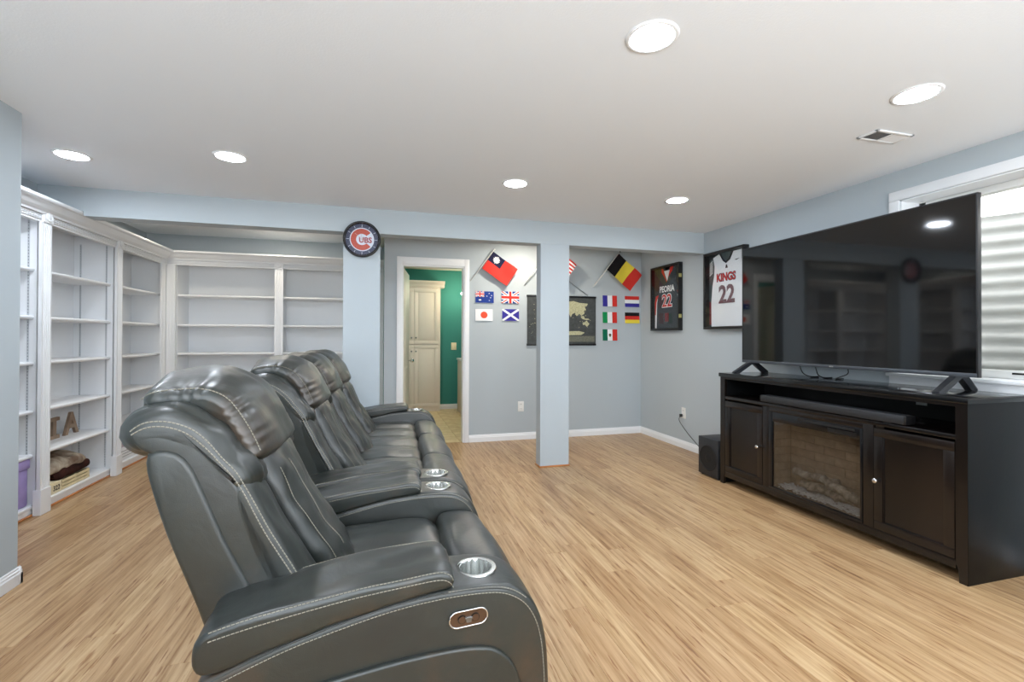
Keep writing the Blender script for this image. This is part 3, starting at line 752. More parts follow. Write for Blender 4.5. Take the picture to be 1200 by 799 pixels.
# ------------------------------------------------------------------ flat prints: layered polygons in a local plane
C_ = {k: mat('print_'+k, v, .7, spec=.2) for k, v in dict(red=(204, 52, 44), blue=(36, 62, 140), navy=(22, 24, 58), white=(236, 238, 240), green=(20, 140, 80), dgreen=(10, 104, 78),
     yellow=(232, 210, 70), black=(22, 20, 22), orange=(226, 84, 58), brown=(90, 70, 40), gold=(192, 190, 150), maroon=(120, 44, 52), grey=(96, 104, 108), cobalt=(58, 52, 148)).items()}
def circle(cx, cy, r, n=24, r2=None, ph=0):
    return [(cx+(r if (r2 is None or k % 2 == 0) else r2)*cos(2*pi*k/n+ph), cy+(r if (r2 is None or k % 2 == 0) else r2)*sin(2*pi*k/n+ph)) for k in range(n)]
def rect(a, b, c, d): return [(a, c), (b, c), (b, d), (a, d)]
def clip(poly, x0, x1, y0, y1):
    for ax, v, s in ((0, x0, 1), (0, x1, -1), (1, y0, 1), (1, y1, -1)):
        out = []
        for i in range(len(poly)):
            a, b = poly[i-1], poly[i]; da, db = (a[ax]-v)*s, (b[ax]-v)*s
            if (da >= 0) != (db >= 0):
                t = da/(da-db); out.append((a[0]+(b[0]-a[0])*t, a[1]+(b[1]-a[1])*t))
            if db >= 0: out.append(b)
        poly = out
        if not poly: break
    return poly
def layers(mb, Wd, Ht, items, mtx, dz=.0004, wave=None):
    """items: (colour, polygon in unit coords 0..1); clipped to the sheet"""
    start = len(mb.bm.verts)
    for i, (c, p) in enumerate(items):
        p = clip([(a*Wd, b*Ht) for a, b in p], 0, Wd, 0, Ht)
        if len(p) < 3: continue
        mb.use(C_[c] if isinstance(c, str) else c)
        mb.poly([(a, b, dz*(i+1)) for a, b in p])
    mb.bm.verts.ensure_lookup_table()
    return mb
def band(x0, y0, x1, y1, t):       # thick line in unit coords (aspect-less)
    dx, dy = x1-x0, y1-y0; L = math.hypot(dx, dy); nx, ny = -dy/L*t/2, dx/L*t/2
    return [(x0+nx, y0+ny), (x1+nx, y1+ny), (x1-nx, y1-ny), (x0-nx, y0-ny)]
UNION = [('navy' if 0 else 'blue', rect(0, 1, 0, 1)), ('white', band(-.1, -.1, 1.1, 1.1, .2)), ('white', band(-.1, 1.1, 1.1, -.1, .2)), ('red', band(-.1, -.1, 1.1, 1.1, .07)), ('red', band(-.1, 1.1, 1.1, -.1, .07)),
         ('white', rect(.38, .62, 0, 1)), ('white', rect(0, 1, .32, .68)), ('red', rect(.43, .57, 0, 1)), ('red', rect(0, 1, .39, .61))]
sub = lambda its, a, b, c, d: [(k, [(a+u*(b-a), c+v*(d-c)) for u, v in clip(p, 0, 1, 0, 1)]) for k, p in its]
V3 = lambda a, b, c: [(a, rect(0, 1/3, 0, 1)), (b, rect(1/3, 2/3, 0, 1)), (c, rect(2/3, 1, 0, 1))]
H3 = lambda a, b, c: [(a, rect(0, 1, 2/3, 1)), (b, rect(0, 1, 1/3, 2/3)), (c, rect(0, 1, 0, 1/3))]
FL = {
 'aus': [('blue', rect(0, 1, 0, 1))]+sub(UNION, 0, .48, .5, 1)+[('white', circle(.24, .24, .10, 14, .05))]+[('white', circle(a, b, .045, 14, .02)) for a, b in ((.75, .82), (.62, .58), (.88, .64), (.75, .2), (.82, .45))],
 'uk': UNION,
 'jp': [('white', rect(0, 1, 0, 1)), ('orange', [(a, .5+(b-.5)*1.45) for a, b in circle(.5, .5, .2)])],
 'sco': [('cobalt', rect(0, 1, 0, 1)), ('white', band(-.1, -.1, 1.1, 1.1, .15)), ('white', band(-.1, 1.1, 1.1, -.1, .15))],
 'fr': V3('cobalt', 'white', 'red'), 'it': V3('green', 'white', 'red'), 'nl': H3('red', 'white', 'cobalt'), 'de': H3('black', 'red', 'yellow'),
 'mx': V3('dgreen', 'white', 'red')+[('brown', [(a, .5+(b-.5)*1.4) for a, b in circle(.5, .5, .10, 14, .075)]), ('green', rect(.44, .56, .33, .38))],
 'tw': [('red', rect(0, 1, 0, 1)), ('navy', rect(0, .5, .5, 1)), ('white', [(a, .75+(b-.75)*1.45) for a, b in circle(.25, .75, .13, 24, .085)])],
 'be': V3('black', 'yellow', 'red'),
 'us': [('white', rect(0, 1, 0, 1))]+[('red', rect(0, 1, k/13, (k+1)/13)) for k in range(0, 13, 2)]+[('blue', rect(0, .4, 6/13, 1))],
}
def wall_flag(key, x0, x1, z0, z1, label):
    mb = MB(); W_, H_ = x1-x0, z1-z0
    mb.use(C_['white']).box(0, W_, 0, H_, -.0012, 0)
    layers(mb, W_, H_, FL[key], None, .00025)
    # lower edge stands slightly off the wall
    for v in mb.bm.verts: v.co.z += .008*(1-v.co.y/H_)
    mb.bm.transform(frame_mtx((x0, YB-.003, z0), (1, 0, 0), (0, 0, 1)))
    return mb.build('small_flag', C_['white'], label=label, cat='flag', group='small flags pinned to the wall')
wall_flag('aus', 1.064, 1.282, 1.613, 1.747, 'small blue flag with a union canton and white stars beside the door')
wall_flag('uk', 1.375, 1.590, 1.613, 1.753, 'small union flag of crossed red and white bands on blue')
wall_flag('jp', 1.064, 1.270, 1.403, 1.539, 'small white flag with an orange-red disc')
wall_flag('sco', 1.385, 1.591, 1.407, 1.545, 'small blue flag with a white diagonal cross')
wall_flag('fr', 2.681, 2.879, 1.604, 1.742, 'small flag of upright blue, white and red bands')
wall_flag('nl', 2.990, 3.193, 1.604, 1.742, 'small flag of level red, white and blue bands')
wall_flag('it', 2.681, 2.879, 1.397, 1.534, 'small flag of upright green, white and red bands without an emblem')
wall_flag('de', 2.991, 3.198, 1.396, 1.534, 'small flag of level black, red and yellow bands')
wall_flag('mx', 2.682, 2.884, 1.176, 1.318, 'small flag of green, white and red bands with a brown emblem in the middle')
def pole_flag(key, p0, p1, L, y, label, hoist, bottom, tip=.03):
    """p0 top of the hoist on the pole, hoist dir towards bottom; flag flies to the right of the pole"""
    t = thing('flag_on_pole', label, 'flag', (bottom[0], y, bottom[1]), group='flags on white sticks')
    d = Vector((p1[0]-p0[0], 0, p1[1]-p0[1])).normalized(); top = Vector((p0[0], y, p0[1]))-d*tip
    MB().tube([top, (bottom[0], YB-.012, bottom[1])], .0055, 8).build('pole', WHITEP, t, smooth=True)
    MB().sph(top, .009).build('finial', C_['black'] if key == 'be' else WHITEP, t, smooth=True)
    right = Vector((-d.z, 0, d.x)); right = -right if right.x < 0 else right
    mb = MB(); NX, NY = 78, 52; its = FL[key]
    def inside(p, q):
        c = False
        for k in range(len(q)):
            a, b = q[k-1], q[k]
            if (a[1] > p[1]) != (b[1] > p[1]) and p[0] < (b[0]-a[0])*(p[1]-a[1])/(b[1]-a[1])+a[0]: c = not c
        return c
    vs = [[mb.bm.verts.new((L*a/NX, hoist*b/NY, 0)) for a in range(NX+1)] for b in range(NY+1)]
    for b in range(NY):
        for a in range(NX):
            p = ((a+.5)/NX, (b+.5)/NY)
            for cname, q in reversed(its):
                if inside(p, q): break
            mb.use(C_[cname]); mb._tag([mb.bm.faces.new((vs[b][a], vs[b][a+1], vs[b+1][a+1], vs[b+1][a]))])
    for v in mb.bm.verts:
        u = v.co.x/L; v.co.z += .014*sin(u*7+v.co.y*9)*u + .010*sin(v.co.y*22+u*3)*u
    mb.bm.transform(frame_mtx(Vector((p0[0], y-.006, p0[1]))+d*hoist, right, -d))
    mb.build('cloth', C_['red'], t, smooth=True)
    return t
def sc_(p, y, y_from=YB):     # slide a point measured on the door wall forward along its sight line
    k = y/y_from; return (p[0]*k, 1.2+(p[1]-1.2)*k)
y = YB-.045; a = sc_((1.275, 2.215), y); b = sc_((1.143, 2.017), y)
pole_flag('tw', a, b, .352, y, 'red flag with a dark blue canton and white sun on a white stick', .240, (1.003, 1.863))
y = 5.25; a = sc_((2.905, 2.275), y); b = sc_((2.74, 2.07), y)
pole_flag('be', a, b, .405, y, 'black, yellow and red striped flag on a white stick right of the post', .262, (2.553, 1.845))
y = 5.26; a = sc_((2.02, 2.325), y); b = sc_((1.867, 2.115), y)
pole_flag('us', a, b, .370, y, 'red and white striped flag corner showing behind the post', .255, (1.66, 1.84))
MB().tube([(2.477, YB-.008, 1.733), (1.90, YB-.06, 2.10)], .005, 8).build('flag_stick', mat('grey_stick', (150, 156, 160), .5), smooth=True, label='thin grey flag stick leaning left above the map', cat='flag stick')

# world map
mp = thing('wall_map', 'wide dark world map with tan land, hanging by black rails behind the post', 'map', (2.137, YB, 1.11))
mx0, mx1, mz0, mz1 = 1.685, 2.588, 1.115, 1.722
box('sheet', mat('map_ocean', (62, 66, 66), .6, var=.25, vscale=25), (mx0+.006, mx1-.004, YB-.012, YB-.010, mz0+.01, mz1-.01), mp)
box('rail', BLKP, (mx0, mx1, YB-.018, YB-.004, mz1-.022, mz1), mp, .003); box('rail', BLKP, (mx0, mx1, YB-.018, YB-.004, mz0, mz0+.022), mp, .003)
land = []
def g_(x, yy): return ((610+x/9.4-617.5)/(698-617.5), 1-(330+yy/9.4-346.5)/(405-346.5))
LAND = mat('map_land', (186, 184, 148), .6, var=.2, vscale=60)
land.append((LAND, [g_(*q) for q in ((430, 230), (500, 205), (575, 195), (640, 215), (735, 222), (720, 255), (700, 260), (715, 300), (690, 310), (695, 345), (660, 370), (640, 345), (610, 375), (590, 335), (560, 350), (545, 390), (525, 350), (470, 340), (440, 300), (400, 320), (380, 270))]))
land.append((LAND, [g_(*q) for q in ((675, 460), (705, 440), (720, 425), (735, 445), (752, 465), (738, 485), (722, 500), (700, 475), (680, 482))]))
land.append((LAND, [g_(*q) for q in ((655, 375), (690, 370), (700, 400), (740, 402), (755, 415), (715, 420), (680, 410), (660, 395))]))
land.append((LAND, [g_(*q) for q in ((380, 560), (640, 553), (700, 572), (660, 600), (380, 605))]))
land.append((LAND, [g_(*q) for q in ((380, 340), (430, 350), (470, 380), (480, 430), (450, 500), (420, 520), (400, 450), (360, 400), (350, 350))]))
land.append((LAND, [g_(*q) for q in ((250, 200), (300, 190), (350, 230), (340, 300), (300, 320), (320, 380), (350, 420), (340, 500), (315, 540), (290, 430), (270, 350), (250, 290), (240, 240))]))
land.append((mat('map_legend', (104, 106, 94), .6, var=.2, vscale=80), [g_(*q) for q in ((380, 612), (810, 612), (810, 682), (380, 682))]))
rr = random.Random(3)
for k in range(46):
    px_, py_ = rr.choice(((rr.uniform(95, 160), rr.uniform(230, 690)), (rr.uniform(560, 800), rr.uniform(290, 520))))
    s_ = rr.uniform(3, 7); land.append((LAND if k % 2 else C_['grey'], [g_(px_+s_*cos(t), py_+s_*.7*sin(t)) for t in (0, 1.2, 2.5, 3.6, 5)]))
mb = layers(MB(), mx1-mx0, mz1-mz0-.044, land, None, .00012)
mb.bm.transform(frame_mtx((mx0, YB-.0122, mz0+.022), (1, 0, 0), (0, 0, 1))); mb.build('printed_land', LAND, mp)

# framed jerseys on the right wall (u runs towards the camera, v up)
def jframe(y0, y1, z0, z1, d, label, name='framed_jersey'):
    t = thing(name, label, 'framed jersey', (XR, (y0+y1)/2, z0), group='framed jerseys on the right wall')
    xf = XR-d; fw = .022
    m = MB()
    for a in ((y0, y1, z0, z0+fw), (y0, y1, z1-fw, z1), (y0, y0+fw, z0+fw, z1-fw), (y1-fw, y1, z0+fw, z1-fw)): m.box(xf, XR-.001, *a, .002)
    m.build('frame', BLKP, t, smooth=True, angle=40)
    return t, xf
def jpoly(Wd, Ht, pts, z): return [(a*Wd, b*Ht, z) for a, b in pts]
GL = glass_mat('picture_glass', (252, 253, 253), .5)
def jersey(y0, y1, z0, z1, d, t, xf, back, body, outline, parts, texts):
    Wd, Ht = y1-y0, z1-z0; mt = frame_mtx((XR-.004, y1, z0), (0, -1, 0), (0, 0, 1))
    mb = MB().use(back).box(.012, Wd-.012, .012, Ht-.012, 0, .003); mb.bm.transform(mt); mb.build('backing', back, t)
    mb = MB().prism(jpoly(Wd, Ht, outline, .003), (0, 0, .010)); 
    bmesh.ops.triangulate(mb.bm, faces=[fc for fc in mb.bm.faces if len(fc.verts) > 4]); mb.bm.transform(mt)
    js = mb.build('jersey', body, t)
    for i, (nm, m, p) in enumerate(parts):
        mb = MB().prism(jpoly(Wd, Ht, p, .013 if nm != 'back_collar' else .004), (0, 0, .0012+.0004*i)); mb.bm.transform(mt); mb.build(nm, m, js)
    for i, (s, u, v, size, m, sx, bold, shear) in enumerate(texts):
        tm = mt @ Matrix.Translation((u*Wd, v*Ht, .0150+.0012*i)) @ Matrix.Diagonal((sx, 1, 1, 1))
        text_mesh(s, size, .0006, tm, bold).build('lettering', m, js)
    mb = MB().box(.02, Wd-.02, .02, Ht-.02, d-.012, d-.009); mb.bm.transform(mt); mb.build('pane', GL, t)
WJ = mat('white_jersey_mesh', (232, 233, 236), .8, spec=.15, bump=.5, bscale=260)
DJ = mat('dark_grey_jersey_mesh', (66, 72, 78), .8, spec=.15, bump=.5, bscale=260)
LTR = mat('maroon_grey_lettering', (122, 62, 70), .7, var=.2, vscale=40, rgb2=(110, 98, 104))
b1 = (4.506, 5.074, 1.296, 2.055); b2 = (3.53, 4.086, 1.298, 2.060)
t, xf = jframe(*b1, .05, 'black hinged frame with a dark grey jersey lettered PEORIA 22')
jersey(*b1, .05, t, xf, mat('shadow_box_backing', (52, 54, 52), .8, var=.35, vscale=6, rgb2=(74, 70, 50)), DJ,
       [(.10, .04), (.12, .45), (.22, .60), (.26, .80), (.30, .94), (.42, .97), (.50, .83), (.62, .97), (.80, .95), (.84, .72), (.92, .58), (.96, .45), (.96, .04)],
       [('collar', C_['red'], [(.38, .96), (.50, .77), (.64, .965), (.74, .965), (.70, .90), (.54, .80), (.51, .74), (.46, .80), (.34, .90), (.33, .965)]),
        ('neck_patch', C_['white'], [(.42, .92), (.62, .92), (.53, .76)]),
        ('side_stripe', C_['white'], [(.10, .04), (.15, .04), (.17, .44), (.20, .52), (.14, .52), (.11, .42)]),
        ('side_stripe', C_['red'], [(.10, .25), (.13, .25), (.15, .44), (.23, .56), (.12, .54), (.09, .44)]),
        ('side_stripe', C_['white'], [(.90, .04), (.94, .04), (.95, .42), (.91, .50), (.88, .54), (.90, .40)]),
        ('side_stripe', C_['red'], [(.945, .08), (.97, .08), (.965, .48), (.87, .60), (.92, .48), (.94, .40)]),
        ('hem_label', C_['maroon'], [(.46, .14), (.58, .14), (.58, .27), (.46, .27)])],
       [('PEORIA', .52, .635, .098, C_['white'], .88, .003, 0), ('22', .53, .45, .205, C_['white'], .95, .011, 0), ('22', .53, .45, .205, C_['red'], .95, .002, 0)])
for z in (1.455, 1.905): box('hinge', mat('brass', (210, 200, 130), .35, .8), (XR-.050, XR-.015, 4.504, 4.508, z-.02, z+.02), t)
t, xf = jframe(*b2, .06, 'black framed white jersey lettered KINGS 22, nearest the television')
jersey(*b2, .06, t, xf, mat('shadow_box_black', (30, 33, 34), .8), WJ,
       [(.13, .035), (.125, .35), (.155, .56), (.20, .70), (.21, .82), (.17, .93), (.33, .965), (.42, .87), (.50, .83), (.60, .87), (.68, .965), (.87, .965), (.86, .86), (.90, .74), (.975, .62), (.975, .035)],
       [('back_collar', mat('collar_teal', (60, 72, 74), .8), [(.33, .975), (.68, .975), (.64, .90), (.50, .85), (.37, .90)]),
        ('collar', C_['black'], [(.33, .965), (.42, .87), (.50, .83), (.60, .87), (.68, .965), (.635, .965), (.575, .89), (.50, .855), (.43, .89), (.375, .965)]),
        ('chest_emblem', C_['black'], [(.485, .77), (.545, .77), (.52, .815), (.50, .815)]),
        ('maker_mark', C_['black'], [(.70, .853), (.75, .845), (.82, .862), (.75, .858)])],
       [('KINGS', .50, .655, .105, C_['navy'], .86, .006, 0), ('KINGS', .50, .655, .105, C_['red'], .86, .001, 0), ('22', .52, .43, .235, LTR, .92, .008, 0)])
# striped side panel of the shorts beside the white jersey
mb = MB(); Wd, Ht = b2[1]-b2[0], b2[3]-b2[2]
mt = frame_mtx((XR-.004, b2[1], b2[2]), (0, -1, 0), (0, 0, 1))
mb.use(mat('collar_teal', (60, 72, 74), .8)).prism(jpoly(Wd, Ht, [(.06, .05), (.125, .05), (.12, .4), (.19, .70), (.20, .84), (.12, .92), (.06, .90)], .003), (0, 0, .004))
for k in range(6): mb.use(C_['white']).prism(jpoly(Wd, Ht, [(.07, .70+.03*k), (.15, .74+.03*k), (.15, .752+.03*k), (.07, .712+.03*k)], .0071), (0, 0, .0008))
mb.use(C_['maroon']).prism(jpoly(Wd, Ht, [(.065, .06), (.12, .06), (.115, .35), (.065, .37)], .0071), (0, 0, .001))
mb.bm.transform(mt); mb.build('side_panel', C_['grey'], t)

# clock
ck = thing('wall_clock', 'round wall clock with a black rim and a large red letter C', 'clock', (-.147, BY0, 1.88))
cc = (-.1475, 2.024); R_ = .152
mb = MB(); n = 64; pr = [(R_-.022, -.012), (R_-.020, -.036), (R_-.010, -.042), (R_-.002, -.036), (R_, -.02), (R_-.004, -.0005), (R_-.022, -.0005)]
rg = [[mb.bm.verts.new((cc[0]+a*cos(2*pi*k/n), BY0+b, cc[1]+a*sin(2*pi*k/n))) for a, b in pr] for k in range(n)]
for k in range(n):
    for q in range(len(pr)): mb.bm.faces.new((rg[k][q], rg[(k+1) % n][q], rg[(k+1) % n][(q+1) % len(pr)], rg[k][(q+1) % len(pr)]))
mb.build('rim', mat('black_gloss', (12, 12, 15), .2), ck, smooth=True)
mk = frame_mtx((cc[0], BY0-.012, cc[1]), (1, 0, 0), (0, 0, 1))
def ckpart(nm, m, polys, z, th=.0006):
    mb = MB()
    for p in polys: mb.prism([(a, b, z) for a, b in p], (0, 0, th))
    mb.bm.transform(mk); return mb.build(nm, m, ck)
CKF = mat('clock_navy_face', (62, 64, 86), .5)
ckpart('dial', CKF, [circle(0, 0, .133, 48)], 0)
ckpart('white_ring', C_['white'], [circle(0, 0, .098, 48)], .0012)
def arc(r0, r1, a0, a1, n=30):
    return [(r1*cos(radians(a0+(a1-a0)*k/n)), r1*sin(radians(a0+(a1-a0)*k/n))) for k in range(n+1)]+[(r0*cos(radians(a1-(a1-a0)*k/n)), r0*sin(radians(a1-(a1-a0)*k/n))) for k in range(n+1)]
ORG = mat('clock_orange_red', (206, 78, 48), .5)
segs = [arc(.047, .090, 40+k*28, 40+(k+1)*28, 4) for k in range(10)]
ckpart('letter_c', ORG, segs, .0022)
text_mesh('UBS', .064, .0004, mk @ Matrix.Translation((.027, -.006, .0034)) @ Matrix.Diagonal((.95, 1, 1, 1)), .002).build('lettering', mat('clock_lettering', (176, 60, 58), .5), ck)
MK = []
for k in range(12):
    a = k*pi/6; l = .018 if k % 3 else .022
    MK.append([(cos(a)*r-sin(a)*s, sin(a)*r+cos(a)*s) for r, s in ((.125, -.0018), (.125, .0018), (.125-l, .0018), (.125-l, -.0018))])
ckpart('hour_marks', C_['white'], MK, .001)
def hand(ang, L, wd, z, tail=.02):
    a = radians(ang); d = (cos(a), sin(a)); q = (-sin(a), cos(a))
    return [[(-d[0]*tail-q[0]*wd, -d[1]*tail-q[1]*wd), (d[0]*L-q[0]*wd*.5, d[1]*L-q[1]*wd*.5), (d[0]*L+q[0]*wd*.5, d[1]*L+q[1]*wd*.5), (-d[0]*tail+q[0]*wd, -d[1]*tail+q[1]*wd)]]
HND = mat('pale_hand', (225, 205, 190), .4)
ckpart('minute_hand', HND, hand(138, .075, .002, .005), .005); ckpart('hour_hand', HND, hand(98, .05, .0025, .006), .0062); ckpart('hand_cap', HND, [circle(0, 0, .006, 16)], .0075)
mb = MB().cyl((cc[0], BY0-.0335, cc[1]), .131, .0015, 'y', 48); mb.build('glass', glass_mat('clock_glass', (250, 252, 255), .7), ck)

# outlets
def outlet(nm, lab, mtx):
    t = thing(nm, lab, 'outlet', mtx.translation)
    mb = MB().box(-.037, .037, -.06, .06, 0, .006, .002); mb.bm.transform(mtx); mb.build('plate', WHITEP, t, smooth=True, angle=40)
    for s in (-.027, .027):
        mb = MB().use(WHITEP).box(-.018, .018, s-.015, s+.015, .005, .0075, .003).use(BLKP)
        for q in (-.007, .007): mb.box(q-.0015, q+.0015, s-.005, s+.006, .0074, .0078)
        mb.bm.transform(mtx); o = mb.build('socket', WHITEP, t)
    return t
outlet('wall_outlet', 'white wall outlet low on the flag wall, left of the post', frame_mtx((1.618, YB, .392), (1, 0, 0), (0, 0, 1)))
outlet('wall_outlet', 'white wall outlet on the right wall with a black plug in it', frame_mtx((XR, 4.482, .386), (0, -1, 0), (0, 0, 1)))
pc = thing('power_cord', 'black power cord hanging from the right wall outlet to the subwoofer', 'cord', (3.2, 4.3, .1))
box('plug', BLKP, (XR-.035, XR-.006, 4.495, 4.52, .34, .372), pc, .004)
cord = catmull([(XR-.03, 4.508, .35), (XR-.045, 4.50, .30), (XR-.05, 4.36, .20), (XR-.05, 4.18, .10), (XR-.07, 4.02, .03), (3.07, 3.78, .006), (3.0, 3.66, .03), (2.98, 3.628, .06)])
MB().tube(cord, .0035, 8).build('cable', BLKP, pc, smooth=True)

# subwoofer
sb = thing('subwoofer', 'black cube subwoofer with a round cone on the floor beside the console', 'speaker', (2.87, 3.49, 0))
SX = 2.757
box('cabinet', mat('black_vinyl', (34, 35, 38), .45, bump=.2, bscale=200), (SX, SX+.27, 3.372, 3.623, .012, .336), sb, .004)
MB().cyl((SX+.0, 3.492, .165), .110, .006, 'x', 48).build('cone_surround', BLKM, sb, smooth=True, angle=40)
MB().tube([(SX-.002, 3.492+.104*cos(k*pi/20), .165+.104*sin(k*pi/20)) for k in range(40)], .004, 8, closed=True).build('ring', BLKM, sb, smooth=True)
MB().sph((SX+.004, 3.492, .165), .045, (.3, 1, 1)).build('dust_cap', BLKM, sb, smooth=True)
mb = MB()
for a in (SX+.03, SX+.24):
    for b in (3.40, 3.595): mb.cyl((a, b, .006), .014, .012, n=12)
mb.build('feet', BLKP, sb)

# ------------------------------------------------------------------ television console with electric fireplace
cs = thing('media_console', 'long black wooden media console with a glass-fronted electric fireplace', 'media console', (2.98, 2.48, 0))
CXF, CXB = 2.760, 3.205; CY0, CY1 = 1.612, 3.345
box('top', mat('black_polished_top', (16, 17, 18), .13, bump=.05, bscale=40), (CXF-.012, CXB, CY0-.008, CY1+.008, .886, .918), cs, .004)
box('side_panel', BLACKS, (CXF+.001, CXB, CY0, CY0+.022, 0, .886), cs, .001); box('side_panel', BLACKS, (CXF+.001, CXB, CY1-.022, CY1, 0, .886), cs, .001)
def foot_stile(ya, yb, inner):
    yi = yb if inner > 0 else ya; yo = ya+.0015 if inner > 0 else yb-.0015
    pts = [(yo, .0), (yi-inner*.014, 0)] + [(yi-inner*(.014*cos(t)), .085*sin(t)+.0) for t in [k*pi/16 for k in range(1, 8)]] + [(yi, .09), (yi, .886), (yo, .886)]
    MB().prism([(CXF, a, z) for a, z in pts], (.022, 0, 0)).build('stile', BLACKW, cs)
foot_stile(CY0, 1.664, 1); foot_stile(3.292, CY1, -1)
box('back_panel', BLKM, (CXB-.012, CXB-.002, CY0+.02, CY1-.02, .06, .886), cs)
box('upper_rail', BLACKW, (CXF+.001, CXF+.022, 1.664, 3.292, .868, .886), cs)
box('niche_shelf', BLACKW, (CXF+.001, CXB-.012, 1.664, 3.292, .704, .728), cs, .002)
box('lower_rail', BLACKW, (CXF+.001, CXF+.022, 1.664, 3.292, .062, .108), cs, .001)
box('bottom_panel', BLKM, (CXF+.02, CXB-.012, 1.634, 3.322, .075, .095), cs)
box('cable_hole_plate', mat('hole_plate_grey', (150, 152, 152), .5), (CXB-.014, CXB-.012, 2.07, 2.13, .80, .835), cs)  # plain grey plate put in place of a cable hole showing the wall
def cdoor(ya, yb, za, zb, knob_y, nm):
    t = .048; mb = MB()
    for a in ((ya, yb, za, za+t), (ya, yb, zb-t, zb), (ya, ya+t, za+t, zb-t), (yb-t, yb, za+t, zb-t)): mb.box(CXF-.001, CXF+.019, *a, .002)
    d = mb.build('door', BLACKW, cs, smooth=True, angle=40)
    box('door_panel', BLACKW, (CXF+.010, CXF+.016, ya+t-.002, yb-t+.002, za+t-.002, zb-t+.002), d)
    ls = MB()
    for a in ((ya+t, yb-t, za+t, za+t+.005), (ya+t, yb-t, zb-t-.005, zb-t), (ya+t, ya+t+.005, za+t, zb-t), (yb-t-.005, yb-t, za+t, zb-t)): ls.box(CXF+.005, CXF+.011, *a, .002)
    ls.build('bead', BLACKW, d, smooth=True, angle=40)
    MB().sph((CXF-.022, knob_y, .39), .0145, (.7, 1, 1)).cyl((CXF-.01, knob_y, .39), .006, .02, 'x', 12).build('knob', CHROME, d, smooth=True)
cdoor(2.893, 3.288, .110, .690, 2.925, 'far'); cdoor(1.668, 2.066, .110, .690, 2.046, 'near')
# fireplace surround and insert
FY0, FY1, FZ0, FZ1 = 2.148, 2.800, .128, .600
mb = MB()
for a in ((2.070, 2.132, .108, .704), (2.832, 2.889, .108, .704), (2.132, 2.832, .672, .704)): mb.box(CXF+.001, CXF+.021, *a, .002)
mb.build('fireplace_surround', BLACKW, cs, smooth=True, angle=40)
fp = MB()
for a in ((2.133, 2.831, .108, .128), (2.133, FY0, .128, .672), (FY1, 2.831, .128, .672)): fp.box(CXF-.003, CXF+.016, *a, .003)
fp.box(CXF-.001, CXF+.016, FY0, FY1, .602, .672, .003)
fi = fp.build('fireplace_insert', mat('black_gloss', (12, 12, 15), .2), cs, smooth=True, angle=40)
box('vent_slot', BLKM, (CXF-.002, CXF, FY0+.03, FY1-.22, .645, .660), fi); box('control_panel', BLKP, (CXF-.003, CXF-.0005, FY0+.02, FY0+.21, .612, .637), fi)
FXB = CXF+.17
fbx = MB().box(FXB, FXB+.01, FY0-.01, FY1+.01, .11, .69).box(CXF+.017, FXB, FY0-.012, FY0-.004, .11, .69).box(CXF+.017, FXB, FY1+.004, FY1+.012, .11, .69).box(CXF+.017, FXB, FY0, FY1, .115, .128).box(CXF+.017, FXB, FY0, FY1, .655, .665)
fb = fbx.build('firebox', mat('firebox_mortar', (128, 114, 98), .9), cs)
BR = [mat('fire_brick_a', (172, 154, 132), .85, var=.15, vscale=30, bump=.6, bscale=90), mat('fire_brick_b', (184, 166, 142), .85, var=.15, vscale=30, bump=.6, bscale=90)]
bh = .053
for r_ in range(10):
    z0 = .13+r_*(bh+.004)
    if z0+bh > .655: break
    for side in (0, 1):
        xs_ = [CXF+.022, CXF+.082, CXF+.130, FXB-.003] if r_ % 2 else [CXF+.022, CXF+.12, FXB-.003]
        for a, b in zip(xs_, xs_[1:]):
            yy = (FY0-.004, FY0+.002) if side == 0 else (FY1-.002, FY1+.004)
            box('brick', BR[(r_+int(a*50)) % 2], (a+.002, b-.002, *yy, z0, z0+bh), fb)
    yb_ = FY0+.004-(.075 if r_ % 2 else 0)
    while yb_ < FY1-.01:
        a, b = max(FY0+.003, yb_), min(FY1-.003, yb_+.15)
        if b-a > .02: box('brick', BR[(r_+int(yb_*30)) % 2], (FXB-.005, FXB, a, b-.004, z0, z0+bh), fb)
        yb_ += .15
# glass, logs, ember bed
box('glass', glass_mat('fireplace_glass', (214, 212, 210), 1.3, .03), (CXF+.006, CXF+.009, FY0, FY1, FZ0, .603), fi)
EMB = mat('crushed_glass', (226, 230, 234), .25, spec=.6); rr = random.Random(5); mb = MB()
for k in range(620):
    r_ = rr.uniform(.006, .013); c = Vector((rr.uniform(CXF+.03, FXB-.02), rr.uniform(FY0+.012, FY1-.012), .131+rr.uniform(0, .020)))
    q = bmesh.ops.create_icosphere(mb.bm, subdivisions=1, radius=r_, matrix=Matrix.LocRotScale(c, None, (1, rr.uniform(.6, 1), .6)))
mb.build('ember_bed', EMB, fb, kind='stuff')
LOGM = mat('ceramic_log', (150, 138, 122), .85, var=.4, vscale=25, rgb2=(206, 200, 188), bump=.9, bscale=60)
def log(p0, p1, r, seed):
    P = [Vector(p0).lerp(Vector(p1), k/14)+Vector((0, 0, .006*sin(k*.9+seed))) for k in range(15)]
    mb = MB().tube(P, r, 14, [1+.12*sin(k*1.7+seed) for k in range(15)])
    for v in mb.bm.verts: v.co += Vector(noise.noise_vector(v.co*45))*.006
    mb.build('log', LOGM, fb, smooth=True)
log((CXF+.10, 2.70, .255), (CXF+.115, 2.38, .262), .026, 1); log((CXF+.09, 2.47, .268), (CXF+.07, 2.19, .200), .027, 2)
log((CXF+.125, 2.66, .19), (CXF+.13, 2.24, .175), .030, 3); log((CXF+.06, 2.56, .185), (CXF+.12, 2.40, .225), .020, 4); log((CXF+.05, 2.36, .17), (CXF+.13, 2.28, .225), .018, 5)

